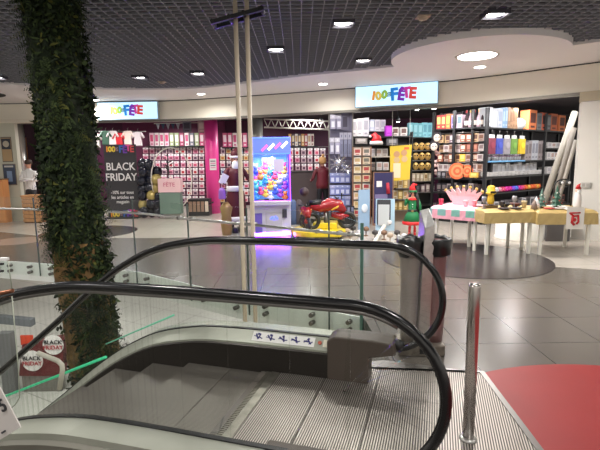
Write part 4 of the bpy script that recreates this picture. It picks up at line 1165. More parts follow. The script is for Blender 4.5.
o = bpy.data.objects.new('violet_glow', l); COL.objects.link(o); o.location = (t.location.x, t.location.y-.45, .13); o.rotation_euler = (R(50), 0, 0)

# ---- kiddie ride
p = atz(318, 237)
t = thing('motorbike_ride', 'coin operated ride with two red toy motorbikes on a yellow platform', 'ride', (p.x, p.y-.12, 0), R(-8)); t.scale = (1.14, 1.14, 1.1)
pf = MB(); pf.prism([(-.42, -.25), (-.1, -.36), (.42, -.3), (.5, .0), (.44, .45), (-.36, .5), (-.52, .1)], .07, .17)
pf.build('platform', mat('yellow_shell', lin(228, 200, 40), .4), t, bevel=.02)
MB().prism([(-.1, .0), (.34, .0), (.34, .34), (-.1, .34)], .17, .29).build('hump', mat('yellow_shell', (0, 0, 0)), t, bevel=.02)
for x, y in ((-.38, -.18), (.4, -.22), (-.38, .4), (.4, .38), (0, -.28)): MB().tube([(x, y, 0), (x, y, .08)], .04, 10).build('foot', M_black, t)
M_bike = mat('bike_red', lin(150, 32, 38), .25)
def bike(dx, dy, rz, k, par):
    Mx = Matrix.Translation((dx, dy, 0)) @ Matrix.Rotation(rz, 4, 'Z') @ Matrix.Scale(k, 4)
    def P(*a): return Mx @ Vector(a)
    b1 = MB().tube([P(-.30, 0, .62), P(-.12, 0, .60), P(.06, 0, .66), P(.24, 0, .64), P(.36, 0, .52)], [.05*k, .09*k, .13*k, .12*k, .05*k], 14).tube([P(.1, 0, .46), P(.28, 0, .42), P(.44, 0, .44)], [.05*k, .08*k, .03*k], 10)
    o1 = b1.build('fairing', M_bike, par)
    for s in (-1, 1):
        b2 = MB().tube([P(.28, s*.09, .7), P(.2, s*.1, .62), P(.08, s*.12, .56)], [.008*k, .028*k, .01*k], 8); b2.build('yellow_flash', cm(230, 180, 60), par)
    for x in (-.28, .40):
        pts = [P(x+.14*math.cos(a), 0, .34+.14*math.sin(a)) for a in [2*PI*j/20 for j in range(21)]]
        MB().tube(pts, .042*k, 8, cap=False).tube([P(x, -.03, .34), P(x, .03, .34)], .05*k, 10).build('wheel', M_black, par)
    MB().tube([P(.2, -.2, .80), P(.2, 0, .78), P(.2, .2, .80)], .018*k, 8).build('handlebar', M_black, par)
    MB().tube([P(-.32, 0, .70), P(-.1, 0, .69)], [.05*k, .07*k], 10).build('seat', M_black, par)
    MB().tube([P(0, 0, .17/k), P(0, 0, .55)], .05*k, 10).tube([P(-.28, 0, .34), P(0, 0, .42), P(.4, 0, .34)], .03*k, 8).build('chassis', M_dsteel, par)
    MB().box(P(.3, 0, .82), (.02*k, .14*k, .12*k)).build('windshield', M_black, par)
bike(.14, .05, R(12), .95, t)
bike(-.26, .12, R(-70), .78, t)
MB().ball((-.26, .1, .86), .085, 12, 8).build('helmet', cm(60, 44, 44), t)

# ---- shop counter
a = at(290, 196, 12.9); b = at(318, 196, 12.9)
zt = at(300, 172, 12.9).z
t = thing('shop_counter', 'dark grey checkout counter behind the toy motorbikes', 'counter', ((a.x+b.x)/2, 13.0, 0))
MB().box((0, 0, zt/2), (b.x-a.x, .5, zt)).build('body', cm(74, 62, 62), t, bevel=.01); MB().box((0, 0, zt+.015), (b.x-a.x+.06, .56, .03)).build('top', cm(50, 44, 46), t)
for u, c_, lb in ((293, (70, 90, 130), 'blue grey packed bag beside the shop counter'), (299, (70, 60, 66), 'dark packed bag in front of the shop counter')):
    p = at(u, 200, 11.2)
    o = MB().lathe((0, 0, 0), [(.1, 0), (.14, .15), (.12, .5), (.04, .62)], 10).build('bag', cm(*c_)); o.location = (p.x, 11.2, 0); tag(o, lb, 'bag')

# ---- slat panel unit with silver packets
def panel_unit(u0, u1, vt, Y, label, c_, depth=.1, name='display_stand', vb=None):
    a = at(u0, vt, Y); b = at(u1, vt, Y)
    t = thing(name, label, 'display stand', ((a.x+b.x)/2, Y, 0))
    MB().box((0, .06, a.z/2), (b.x-a.x, depth, a.z)).build('back_board', cm(*c_), t)
    for s in (-1, 1): MB().box((s*((b.x-a.x)/2+.02), .06, a.z/2), (.035, .07, a.z)).build('upright', M_dsteel, t)
    return t, a, b
YP = 11.55
panel_unit(330, 352, 112, YP+.1, 'grey slatted display stand hung with silver party packets', (92, 88, 108))
sil = [((190, 188, 200), (150, 148, 170), (210, 210, 220)), ((150, 150, 168), (120, 118, 140), (190, 190, 205)), ((206, 204, 214), (176, 172, 196), (230, 230, 236))]
lil = [((176, 178, 214), (140, 146, 196), (200, 204, 230)), ((150, 160, 206), (120, 130, 190), (210, 214, 236))]
def hang(u, v, wpx, hpx, Y, cols_, label, cat='packet', group=None, name='packet'):
    p = at(u, v, Y); k = Y/450
    inst(card_mesh(*random.choice(cols_)), name, (p.x, Y, p.z), (wpx*k, .05, hpx*k), 0, label, cat, group)
for u in (333, 339): hang(u, 122, 5.5, 14, YP, sil, 'large grey packet in the top row of the silver display stand', group='large grey packets')
hang(345, 118, 8, 24, YP-.02, [((120, 118, 134), (100, 98, 116), (60, 56, 72))], 'tall grey packet with two dark circles at the top of the silver display')
for i, u in enumerate((332, 337.5)): hang(u, 146, 5, 16, YP, sil, 'silver grey packet in the second row of the silver display stand', group='silver packets second row')
for i, u in enumerate((341.5, 345.5, 349.5)): hang(u, 145, 3.6, 24, YP-.03, [((160, 160, 176), (130, 132, 156), (110, 112, 136))], 'narrow tall grey packet in the second row of the silver display', group='narrow tall grey packets')
def starburst(u, v, Y, r, label):
    p = at(u, v, Y); m = MB()
    for k in range(40):
        a_ = random.uniform(0, 2*PI); e_ = random.uniform(-1, 1); d = Vector((math.cos(a_), -abs(math.sin(a_))*.6, e_)).normalized(); L = r*random.uniform(.6, 1.1)
        s_v = d.cross(Vector((0, 1, .1))).normalized()*.02
        m.poly([Vector((0, 0, 0))+s_v, Vector((0, 0, 0))-s_v, d*L])
    m.ball((0, 0, 0), r*.35, 10, 6)
    o = m.build('tinsel_burst', M_silver); o.location = p; tag(o, label, 'decoration')
starburst(338, 163, YP-.08, .32, 'white silver tinsel starburst in the middle of the silver display')
starburst(346, 168, YP-.08, .2, 'smaller silver tinsel starburst right of the large one')
for ri, v in enumerate((178, 190, 201)):
    for u in (332.5, 337.5, 342.5, 347.5): hang(u, v, 5.6, 10, YP, lil, 'lilac blue packet in the %s row low on the silver display' % ['upper', 'middle', 'lower'][ri], group='lilac packets %s row' % ['upper', 'middle', 'lower'][ri])
a = at(316, 214, YP-.35); b = at(354, 214, YP-.35)
t = thing('low_shelf', 'low shelf of dark blue boxes under the silver display stand', 'shelf', ((a.x+b.x)/2, YP-.3, 0))
MB().box((0, 0, .12), (b.x-a.x, .35, .24)).build('base', M_black, t)
z0 = .24
for i in range(10):
    x = a.x+.05+i*(b.x-a.x-.1)/9
    inst(carton_mesh(random.choice([(40, 44, 62), (58, 62, 84), (34, 36, 50)]), (120, 124, 150)), 'small_box', (x, YP-.34, z0+.11), (.085, .2, random.uniform(.18, .23)), 0, 'small dark blue box on the low shelf under the silver display', 'box', 'dark boxes on the low shelf')

# ---- card spinner
YS = 11.15
a = at(353, 147, YS); b = at(371, 147, YS)
t = thing('card_rack', 'brown framed wire rack of cream greeting cards left of the white boxes', 'card rack', ((a.x+b.x)/2, YS, 0))
w_ = b.x-a.x; zt = a.z
MB().box((0, .04, zt/2+.05), (w_, .03, zt-.1)).build('back_board', cm(150, 140, 130), t)
for s in (-1, 0, 1): MB().box((s*w_/2, 0, zt/2), (.022, .06, zt)).build('upright', cm(146, 100, 70), t)
ncol = [(232, 222, 196), (226, 206, 170), (236, 230, 214), (216, 200, 170), (230, 210, 196)]
for r_ in range(8):
    z = zt-.12-r_*.215
    MB().box((0, -.02, z-.10), (w_, .05, .012)).build('wire_pocket', M_dsteel, t)
    for s in (-1, 1):
        c1 = random.choice(ncol); c2 = random.choice([(200, 170, 110), (180, 70, 70), (120, 120, 110), (210, 180, 130), (230, 200, 190)])
        inst(carton_mesh(c1, c2), 'greeting_card', (t.location.x+s*w_*.25, YS-.005, z), (w_*.40, .012, .17), 0, 'cream greeting card in the %s row of the brown card rack' % ['top', 'second', 'third', 'fourth', 'fifth', 'sixth', 'seventh', 'bottom'][r_], 'greeting card', 'greeting cards, row %s' % ['one', 'two', 'three', 'four', 'five', 'six', 'seven', 'eight'][r_])

# ---- gondola behind: shelves at x 352..412
YG = 12.1
a = at(352, 160, YG); b = at(412, 160, YG)
t = thing('shelf_unit', 'dark shelf unit of white boxes behind the yellow bubble banner', 'shelf unit', ((a.x+b.x)/2, YG+.3, 0))
wG = b.x-a.x
MB().box((0, .12, 1.15), (wG, .04, 2.3)).build('back_board', cm(44, 38, 46), t)
for s in (-1, -.2, .35, 1): MB().box((s*wG/2, -.1, 1.15), (.03, .4, 2.3)).build('upright', M_black, t)
for v in (136, 144, 156, 170, 185, 200):
    z = at(382, v, YG).z
    MB().box((0, -.1, z-.02), (wG, .42, .03)).build('shelf', M_black if v != 156 else M_white, t)
def on_shelf(us, v, Y, wpx, hpx, pal, label, group, name='carton', cat='box', dep=.2):
    k = Y/450
    for i, u in enumerate(us):
        p = at(u, v, Y); hh = hpx*k*random.uniform(.9, 1)
        zb = at(382, v, Y).z if False else p.z
        inst(carton_mesh(*random.choice(pal)), name, (p.x, Y+.12, p.z+hh/2-.004), (wpx*k*.93, dep, hh), 0, label, cat, group)
whi = [((226, 222, 220), (190, 186, 190)), ((214, 208, 204), (160, 150, 150)), ((232, 230, 230), (200, 170, 160))]
on_shelf([373, 379, 385], 156, YG, 6, 7.5, whi, 'white box on the light shelf below the red santa hat', 'white boxes below the santa hat')
on_shelf([373, 379.5, 386], 170, YG, 6, 8, whi+[((150, 140, 130), (90, 80, 80))], 'pale box on the shelf just above the dark blue framed board', 'pale boxes above the blue board')
on_shelf([354, 360, 366], 136, YG, 6, 18, [((176, 172, 176), (130, 126, 134)), ((196, 190, 188), (150, 146, 150))], 'tall grey white box on the top shelf left of the santa hat', 'tall pale boxes left of the santa hat')
on_shelf([372, 377.5, 383], 131, YG+.25, 5.4, 12, [((214, 210, 214), (180, 176, 186)), ((190, 196, 214), (226, 226, 230))], 'pale box on the top shelf behind the red santa hat', 'pale boxes behind the santa hat')
on_shelf([389], 136, YG, 6.5, 10.5, [((186, 44, 200), (200, 70, 214))], 'bright magenta box on the top shelf beside the white boxes', None)
on_shelf([395.5, 404], 136, YG, 7, 9, [((226, 220, 216), (120, 90, 84))], 'white box with a dark ring on the top shelf right of the magenta box', 'white ring boxes')
# santa hat
p = at(376, 142.5, 11.9)
t = thing('santa_hat', 'red santa hat with a white brim on the shelf above the white boxes', 'hat', (p.x, 11.85, p.z))
MB().lathe((0, 0, -.02), [(.16, -.04), (.18, 0), (.16, .05)], 16).build('brim', M_paper, t)
MB().tube([(0, 0, 0), (.0, 0, .12), (-.06, 0, .2), (-.15, 0, .17)], [.15, .12, .06, .02], 12).build('cone', cm(176, 20, 28), t)
MB().ball((-.16, 0, .16), .035).build('pompom', M_paper, t)
inst(carton_mesh((86, 84, 88), (150, 148, 150)), 'basket_pack', at(392, 142, 11.85), (.27, .15, .17), 0, 'dark grey flat pack hanging right of the santa hat', 'pack')
inst(carton_mesh((120, 112, 108), (170, 164, 160)), 'basket_pack', at(361, 141, 11.85), (.3, .15, .14), 0, 'brown grey flat pack hanging left of the santa hat', 'pack')
# yellow bubble banner
Y = 11.2
a = at(390, 145, Y); b = at(411, 181, Y)
t = thing('banner', 'yellow banner with pale bubble circles hanging behind the elf figure', 'banner', ((a.x+b.x)/2, Y, (a.z+b.z)/2))
w_ = b.x-a.x; h_ = a.z-b.z
MB().hexa([(-w_/2+.02, -.01, -h_/2), (w_/2-.04, -.01, -h_/2+.04), (w_/2, -.01, h_/2), (-w_/2, -.01, h_/2-.03)], [(-w_/2+.02, .01, -h_/2), (w_/2-.04, .01, -h_/2+.04), (w_/2, .01, h_/2), (-w_/2, .01, h_/2-.03)]).build('cloth', cm(222, 190, 56), t)
for x, z in [(-.10, .22), (.08, .25), (-.1, .08), (.09, .1)]: MB().tube([(x, -.012, z), (x, -.018, z)], .075, 18).build('circle', cm(196, 150, 110) if z > .15 else cm(206, 176, 130), t)
MB().box((-.09, -.014, -.18), (.18, .006, .36)).build('pale_area', cm(224, 214, 180), t); MB().box((.14, -.014, .36), (.12, .006, .06)).build('red_corner', cm(220, 110, 60), t)
for s in (-1, 1): MB().tube([(s*w_*.4, 0, h_/2-.03), (s*w_*.4, 0, 3.0-t.location.z)], .005, 6).build('cord', M_white, t)
# cyan boxes + gold masks
YC = 12.3
a = at(409, 160, YC); b = at(436, 160, YC)
t = thing('shelf_unit', 'black shelf unit of gold masks under the pale blue boxes', 'shelf unit', ((a.x+b.x)/2, YC+.25, 0))
MB().box((0, .1, 1.15), (b.x-a.x, .04, 2.3)).build('back_board', M_black, t)
for v in (137, 150, 160, 170, 181, 192, 205): MB().box((0, -.06, at(422, v, YC).z-.015), (b.x-a.x, .34, .025)).build('shelf', M_dsteel if v > 140 else M_black, t)
on_shelf([411, 415.7, 420.4, 425.1, 429.8], 137, YC, 4.7, 15, [((110, 178, 190), (150, 206, 214)), ((126, 190, 200), (90, 150, 165))], 'pale turquoise upright box on the top shelf above the gold masks', 'turquoise boxes above the masks')
gm = mat('mask_gold', lin(206, 168, 96), .35, .3)
mk = MB().ball((0, 0, 0), .085, 12, 8, (1, .55, 1.15)).ball((0, -.05, -.01), .018, 8, 5, (1, 1, 1.6)); mk.set(1).ball((-.032, -.04, .02), .02, 8, 5).ball((.032, -.04, .02), .02, 8, 5)
mk = mk.build('mask', [gm, M_black]); mkm = mk.data; bpy.data.objects.remove(mk)
for ri, v in enumerate((150, 160, 170)):
    for i, u in enumerate((416, 422, 428)):
        p = at(u, v, YC+.02); inst(mkm, 'mask', (p.x, YC+.05, p.z+.10), (1.0, 1, 1.05), 0, 'gold face mask on the %s mask shelf under the turquoise boxes' % ['upper', 'middle', 'lower'][ri], 'mask', 'gold masks, %s shelf' % ['upper', 'middle', 'lower'][ri])
on_shelf([414, 418, 422, 426, 430], 181, YC, 3.6, 8, [((214, 196, 160), (150, 120, 80)), ((190, 170, 140), (220, 210, 190))], 'beige small pack on the shelf below the gold masks', 'beige packs below the masks')
on_shelf([413, 418, 423, 428, 433], 192, YC, 4.4, 8, [((60, 54, 60), (150, 140, 140)), ((120, 100, 100), (190, 180, 170)), ((40, 38, 46), (90, 84, 90))], 'dark small pack on the lowest visible shelf behind the elf', 'dark packs behind the elf')
# items under / beside yellow banner
for ri, v in enumerate((188, 199, 210)):
    on_shelf([396, 401, 406], v, 11.4, 4.6, 9, [((190, 160, 90), (226, 206, 150)), ((150, 110, 70), (210, 190, 160)), ((206, 196, 170), (160, 130, 80))], 'gold brown gift pack in the %s row left of the elf figure' % ['upper', 'middle', 'lower'][ri], 'gold gift packs, %s row' % ['upper', 'middle', 'lower'][ri], dep=.1)
a = at(394, 215, 11.55); b = at(410, 215, 11.55)
t = thing('display_stand', 'narrow beige display stand of gold gift packs left of the elf', 'display stand', ((a.x+b.x)/2, 11.62, 0))
MB().box((0, .04, .7), (b.x-a.x, .04, 1.4)).build('back_board', cm(150, 130, 110), t)
for v in (188, 199, 210): MB().box((0, -.12, at(400, v, 11.4).z-.015), (b.x-a.x, .3, .02)).build('shelf', M_dsteel, t)
# dark blue framed board
Y = 10.8
a = at(373, 172, Y); b = at(393, 214, Y)
t = thing('framed_board', 'dark blue board in a brown frame leaning behind the phone shaped frame', 'board', ((a.x+b.x)/2, Y, 0))
w_ = b.x-a.x; h_ = a.z
MB().box((0, 0, h_/2), (w_, .04, h_)).build('frame', cm(140, 104, 84), t)
MB().box((0, -.024, h_/2+.02), (w_*.88, .01, h_*.94)).build('print', cm(44, 40, 86), t)
MB().box((-.1, -.032, h_*.78), (.13, .008, .14)).build('white_patch', M_paper, t)
MB().tube([(.12, -.03, h_*.6), (.1, -.03, h_*.8)], [.05, .035], 8).build('red_motif', cm(180, 40, 60), t)
MB().box((-.05, -.032, h_*.55), (.3, .008, .1)).build('grey_motif', cm(120, 110, 150), t)
# phone frame
Y = 10.0
a = at(376, 200, Y); b = at(394, 238, Y)
t = thing('phone_frame', 'pale blue photo prop shaped like a big phone standing in front of the blue board', 'photo prop', ((a.x+b.x)/2, Y, 0), R(-12))
w_ = .40; h_ = at(385, 199, Y).z
MB().box((0, .03, h_/2), (w_*1.05, .03, h_)).build('panel', cm(176, 206, 226), t)
MB().box((-.03, 0, h_/2+.06), (w_*.75, .03, h_*.80)).build('phone_body', cm(60, 62, 68), t, bevel=.02)
MB().box((-.03, -.02, h_/2-.0), (w_*.62, .012, h_*.66)).build('screen', cm(190, 196, 198), t, bevel=.004)
MB().ball((.1, -.025, .2), .05, 10, 6, (1, .3, 1)).build('snowflake_print', M_paper, t)
p = at(362, 215, 10.1)
t = thing('folding_screen', 'pale blue printed panel left of the phone shaped photo prop', 'panel', (p.x+.05, 10.15, 0), R(35))
MB().box((0, 0, .46), (.34, .02, .92)).build('board', cm(150, 178, 206), t); MB().ball((0, -.02, .5), .1, 12, 6, (1, .15, 1)).build('print', cm(210, 220, 232), t)
a = atz(370, 248); b = atz(385, 228)
tag(MB().hexa([a, a+Vector((.07, 0, 0)), b+Vector((.07, 0, .1)), b+Vector((0, 0, .1))], [a+Vector((0, 0, .05)), a+Vector((.07, 0, .05)), b+Vector((.07, 0, .16)), b+Vector((0, 0, .16))]).build('white_plank', M_white), 'white plank lying on the floor before the phone shaped prop', 'plank')
# little footed items on the floor
cl_ = [(170, 150, 130), (60, 54, 54), (190, 186, 190), (120, 90, 70)]
for i, (u, v) in enumerate([(347, 238), (353, 235), (359, 240), (366, 236), (390, 243), (397, 240), (404, 244), (384, 240), (350, 243), (375, 240)]):
    p = atz(u, v)
    o = MB().lathe((0, 0, 0), [(.05, 0), (.05, .015), (.012, .03), (.012, .10), (.06, .12), (.065, .17), (.03, .2)], 10).build('candle_holder', cm(*cl_[i % 4])); o.location = p
    tag(o, '%s small footed holder on the floor around the photo prop' % ['beige', 'black', 'pale grey', 'brown'][i % 4], 'candle holder', '%s holders on the floor' % ['beige', 'black', 'pale grey', 'brown'][i % 4])

# ---- elf figure
Y = 9.4
p = at(412, 236, Y)
t = thing('elf_figure', 'elf mannequin with a green dress, red pointed hat and long dark hair', 'figure', (p.x, Y, 0), R(-15)); t.scale = (.86, .86, .86)
GRN = cm(16, 112, 62); RD = cm(206, 30, 34)
def fn(c): return 1 if c.z > .90 else (0 if c.z > .5 else 2)
hb = body([((-.27, -.05, 1.16), (-.22, -.15, 1.42), (-.2, -.17, 1.5)), ((.26, -.02, 1.14), (.28, -.1, .92), (.28, -.12, .84))], fn, [GRN, M_skin, cm(214, 180, 170)], 1.1)
hb.parent = t; z_ = 1.1/1.7
MB().lathe((0, 0, 0), [(.235, .30), (.16, .52), (.095, .60), (.115, .78), (.11, .88), (.05, .93)], 20, sy=.8).build('dress', GRN, t)
MB().lathe((0, 0, 0), [(.23, .26), (.25, .29), (.235, .34), (.2, .34)], 20, sy=.8).build('red_hem', RD, t)
MB().lathe((0, 0, 0), [(.10, .57), (.112, .58), (.112, .625), (.10, .635)], 20, sy=.85).build('belt', M_black, t)
MB().box((0, -.098, .60), (.05, .01, .045)).build('buckle', mat('gold_metal', (0, 0, 0)), t)
for z in (.7, .76): MB().ball((0, -.098, z), .012, 8, 5).build('button', M_paper, t)
MB().lathe((0, 0, 0), [(.10, .86), (.12, .875), (.06, .92)], 16).build('collar', RD, t)
face(t, 1.02, -.015, .062, .72)
MB().ball((0, .02, 1.04), .075, 12, 8, (1, 1, 1.0)).tube([(.07, .0, 1.04), (.11, -.03, .9), (.12, -.04, .72), (.11, -.04, .64)], [.035, .04, .038, .015], 10).tube([(-.06, .02, 1.0), (-.075, .02, .86)], [.03, .012], 8).build('hair', cm(26, 20, 22), t)
MB().lathe((0, .0, 1.07), [(.088, -.02), (.095, 0), (.085, .03)], 16).build('hat_brim', GRN, t)
MB().tube([(0, 0, 1.07), (-.02, 0, 1.16), (.02, 0, 1.24), (.1, 0, 1.23)], [.085, .07, .04, .012], 12).build('hat', RD, t)
for s in (-1, 1):
    MB().tube([(s*.062, .01, .03), (s*.066, -.08, .03), (s*.068, -.13, .07)], [.035, .03, .012], 10).build('shoe', RD, t)
    MB().tube([(s*.062, .0, .05), (s*.062, .0, .30)], [.03, .036], 10).build('stocking', cm(206, 60, 60), t)
for s_, e_, w2 in ((-1, (-.175, -.03, .75), (-.142, -.097, .918)), (1, (.168, -.013, .737), (.181, -.065, .595))):
    MB().tube([(s_*.11, 0, .87), e_, Vector(e_).lerp(Vector(w2), .7)], [.045, .038, .034], 10).build('sleeve', GRN, t)
# ================================================================== RIGHT SHELVES
ORD = ['top', 'second', 'third', 'fourth', 'fifth']
Pa = at(433, 160, 11.7).xy; Pb = at(486, 160, 10.75).xy; Pc = at(570, 160, 13.3).xy
def rack(P0, P1, label, depth, zs, ups=(0, .5, 1), H_=2.75, boards=True):
    d = (P1-P0); L = d.length; rz = math.atan2(d.y, d.x)
    t = thing('shelf_rack', label, 'shelf unit', (P0.x, P0.y, 0), rz)
    MB().box((L/2, depth, H_/2), (L, .03, H_)).build('back_board', mat('rack_back', lin(40, 36, 42), .7), t)
    for u in ups:
        MB().box((L*u, 0, H_/2), (.06, .05, H_)).box((L*u, depth-.04, H_/2), (.05, .05, H_)).build('upright', M_black, t)
    for z in zs: MB().box((L/2, depth/2, z-.02), (L, depth, .035)).build('shelf', M_black, t)
    return t, L, rz
ZS = [2.31, 1.52, 1.13, .74, .28]
tR, LR, rR = rack(Pb, Pc, 'black shelf rack of paper plates and party tableware behind the gold tables', .42, ZS, (0, .64, 1))
tL, LL, rL = rack(Pa, Pb, 'black shelf rack of mixed gift packs behind the pink table', .42, [2.33, 1.1, .74, .28], (0, .4, .98))
def inrack(t, rz, x, y, z):
    return Matrix.Translation(t.location) @ Matrix.Rotation(rz, 4, 'Z') @ Vector((x, y, z))
def put_row(t, rz, x0, x1, z, n, size, pal, label, cat, group, name, y=.16, dep=.25, jit=.12, mesh=None, gap=.94):
    for i in range(n):
        x = x0+(x1-x0)*(i+.5)/n; w_ = (x1-x0)/n*gap; h_ = size*random.uniform(1-jit, 1)
        p = inrack(t, rz, x, y, z+h_/2 if mesh is None else z)
        if mesh is None: inst(carton_mesh(*random.choice(pal)), name, p, (w_, dep, h_), rz, label, cat, group)
        else: inst(mesh, name, p, (1, 1, 1), rz, label, cat, group)
def xr(u):
    d = ray(u, 160); dx, dy = Pc-Pb; k = (Pb.y*d[0]-Pb.x*d[1])/(dx*d[1]-dy*d[0])
    return k*LR
# right rack, top shelf: clear bags, brown packs, white bag, orange and grey boxes
put_row(tR, rR, xr(487), xr(502), 2.31, 3, .50, [((170, 172, 176), (200, 204, 210)), ((180, 184, 192), (150, 160, 180))], 'large clear and grey bag on the top shelf at the rack corner', 'bag', 'clear bags on the top shelf', 'clear_bag')
put_row(tR, rR, xr(502), xr(507), 2.31, 2, .50, [((130, 160, 190), (170, 190, 210))], 'pale blue bag on the top shelf between clear and brown packs', 'bag', 'pale blue bags', 'clear_bag')
put_row(tR, rR, xr(507), xr(517), 2.31, 4, .52, [((166, 130, 100), (140, 106, 80)), ((150, 120, 96), (180, 150, 120))], 'tall brown pack on the top shelf left of the white bag', 'pack', 'tall brown packs', 'brown_pack')
p = inrack(tR, rR, xr(522), .16, 2.31)
tag(MB().lathe((0, 0, 0), [(.1, 0), (.17, .08), (.16, .2), (.08, .27), (.02, .28)], 14, sx=1.1).build('white_bag', M_paper, loc=None), 'lumpy white bag on the top shelf left of the orange boxes', 'bag').location = p
orp = [((214, 122, 74), (90, 50, 44)), ((196, 104, 66), (110, 60, 50))]; gry = [((110, 112, 112), (80, 84, 88)), ((96, 96, 100), (130, 132, 134))]
for i, (x, pal, h_) in enumerate([(xr(532), orp, .50), (xr(538.5), gry, .44), (xr(543), [((190, 92, 66), (60, 40, 40))], .46), (xr(548), gry, .42), (xr(553), orp, .46), (xr(561), orp, .44)]):
    lb = ['first tall orange box on the top shelf, right of the white bag', 'grey box on the top shelf between two orange boxes', 'red orange box in the middle of the top shelf boxes', 'dark grey box on the top shelf left of the two last orange boxes', 'orange box second from the right end of the top shelf', 'orange box at the far right end of the top shelf'][i]
    put_row(tR, rR, x-(.2 if i in (0, 4, 5) else .13), x+(.2 if i in (0, 4, 5) else .13), 2.31, 1, h_, pal, lb, 'box', None, 'tall_box', jit=0)
# hanging coloured plate packs under the top shelf
hangm = {}
def plate_pack(c):
    key = ('pp', c)
    def f():
        m = MB(); m.box((0, 0, .5), (.12, .03, .08)); m.set(1).tube([(0, -.5, 0), (0, .5, 0)], .5, 8).build
        return m.build('plate_pack', [M_paper, cm(*c)])
    return box_mesh(key, None, f)
packs = [((120, 50, 66), 'dark red'), ((66, 78, 160), 'blue'), ((150, 144, 150), 'grey'), ((110, 150, 70), 'green'), ((226, 190, 50), 'yellow')]
for i, (c, nm) in enumerate(packs):
    x = xr([492, 499.5, 507, 514, 522][i]); p = inrack(tR, rR, x, .03, 2.31-.44)
    m = MB(); m.mi = 0; m.box((0, 0, .22), (.2, .03, .10)); m.set(1).box((0, 0, 0), (.27, .06, .38)); m.set(2).tube([(0, -.035, .02), (0, -.045, .02)], .08, 16)
    o = m.build('plate_pack', [M_paper, cm(*c), cm(*[min(255, int(v*1.15)) for v in c])], bevel=.01); o.location = p; o.rotation_euler = (0, 0, rR)
    tag(o, nm+' party plate pack hanging under the top shelf of the tableware rack', 'plate pack')
    tag(MB().tube([inrack(tR, rR, x, .03, 2.31-.17), inrack(tR, rR, x, .03, 2.29)], .008, 6).build('hook', M_dsteel), 'metal hook holding the %s party plate pack' % nm, 'hook')
# cups under
cupm = MB(); cupm.lathe((0, 0, 0), [(.035, 0), (.05, .2), (.052, .24)], 12); cupm.set(1).lathe((0, 0, 0), [(.037, .05), (.046, .13)], 12)
cupm = cupm.build('cup_stack', [cm(214, 212, 216), cm(130, 100, 120)]); cm_ = cupm.data; bpy.data.objects.remove(cupm)
put_row(tR, rR, xr(488), xr(524), 1.52, 14, .2, None, 'stack of pale paper cups in the row under the coloured plate packs', 'cup stack', 'cup stacks', 'cup_stack', y=.1, mesh=cm_)
put_row(tR, rR, xr(526), xr(545), 1.52, 6, .52, [((150, 140, 140), (110, 100, 100)), ((164, 130, 104), (190, 180, 176)), ((176, 178, 184), (130, 130, 140))], 'tall brown or grey pack on the second shelf right of the plate packs', 'pack', 'tall packs on the second shelf', 'tall_pack')
put_row(tR, rR, xr(548), xr(564), 1.84, 4, .16, whi, 'flat white pack on the small upper right shelf of the tableware rack', 'pack', 'flat white packs', 'flat_pack')
put_row(tR, rR, xr(548), xr(566), 1.52, 5, .22, whi+[((60, 60, 66), (120, 120, 130))], 'small pale pack on the second shelf near the leaning rolls', 'pack', 'pale packs near the rolls', 'small_pack')
shp = inrack(tR, rR, xr(557), .2, 1.82); tag(MB().box((0, 0, 0), (1.3, .36, .03)).build('shelf_board', M_black), 'short extra black shelf below the orange boxes', 'shelf'); 
for x in bpy.data.objects:
    if x.get('label') == 'short extra black shelf below the orange boxes': x.location = shp; x.rotation_euler = (0, 0, rR)
# blue strip
p0 = inrack(tR, rR, .05, -.02, 1.50); p1 = inrack(tR, rR, xr(524), -.02, 1.50)
tag(MB().tube([p0, p1], .022, 6).build('price_strip', cm(96, 150, 190)), 'pale blue price strip under the paper cup stacks', 'price strip')
# white plate stacks on third shelf
plm = MB()
for k in range(5): plm.lathe((0, 0, 0), [(.001, .0+.024*k), (.07, .0+.024*k), (.105, .018+.024*k), (.107, .022+.024*k), (.001, .02+.024*k)], 18)
plm = plm.build('plate_stack', M_paper); pm_ = plm.data; bpy.data.objects.remove(plm)
put_row(tR, rR, xr(487), xr(545), 1.13, 14, .2, None, 'stack of white paper plates in the front row of the third shelf', 'plate stack', 'white plate stacks', 'plate_stack', y=.12, mesh=pm_)
put_row(tR, rR, xr(487), xr(545), 1.13, 14, .33, [((228, 226, 226), (200, 200, 206)), ((214, 212, 216), (236, 236, 240))], 'white plate pack standing behind the plate stacks on the third shelf', 'plate pack', 'white plate packs', 'white_pack', y=.27, dep=.12, jit=.2)
put_row(tR, rR, xr(549), xr(566), 1.13, 4, .2, whi, 'low white pack at the right end of the third shelf', 'pack', 'low white packs', 'flat_pack')
# colourful ribbons on the fourth
rb = [(230, 90, 130), (220, 60, 160), (140, 90, 220), (80, 130, 230), (240, 180, 80), (240, 120, 70), (226, 226, 230), (230, 150, 170)]
names = ['rose', 'magenta', 'violet', 'blue', 'yellow', 'orange', 'white', 'pale pink']
k = 0
for i, x in enumerate([xr(487)+.08+.155*j for j in range(18)]):
    j = [6, 6, 7, 6, 7, 0, 1, 1, 2, 3, 1, 0, 5, 4, 5, 5, 4, 5][i]
    p = inrack(tR, rR, x, .08, .74+.062)
    key = 'spool%d' % j
    if key not in PR:
        o = MB().tube([(-.05, 0, 0), (.05, 0, 0)], .06, 14).tube([(-.06, 0, 0), (-.05, 0, 0)], .066, 14).tube([(.05, 0, 0), (.06, 0, 0)], .066, 14).build('x', mat('ribbon_'+names[j].replace(' ', '_'), lin(*rb[j]), .35)); PR[key] = o.data; bpy.data.objects.remove(o)
    inst(PR[key], 'ribbon_spool', p, rz=rR, label=names[j]+' ribbon spool on the low shelf of bright ribbons behind the gold tables', cat='ribbon spool', group=names[j]+' ribbon spools')
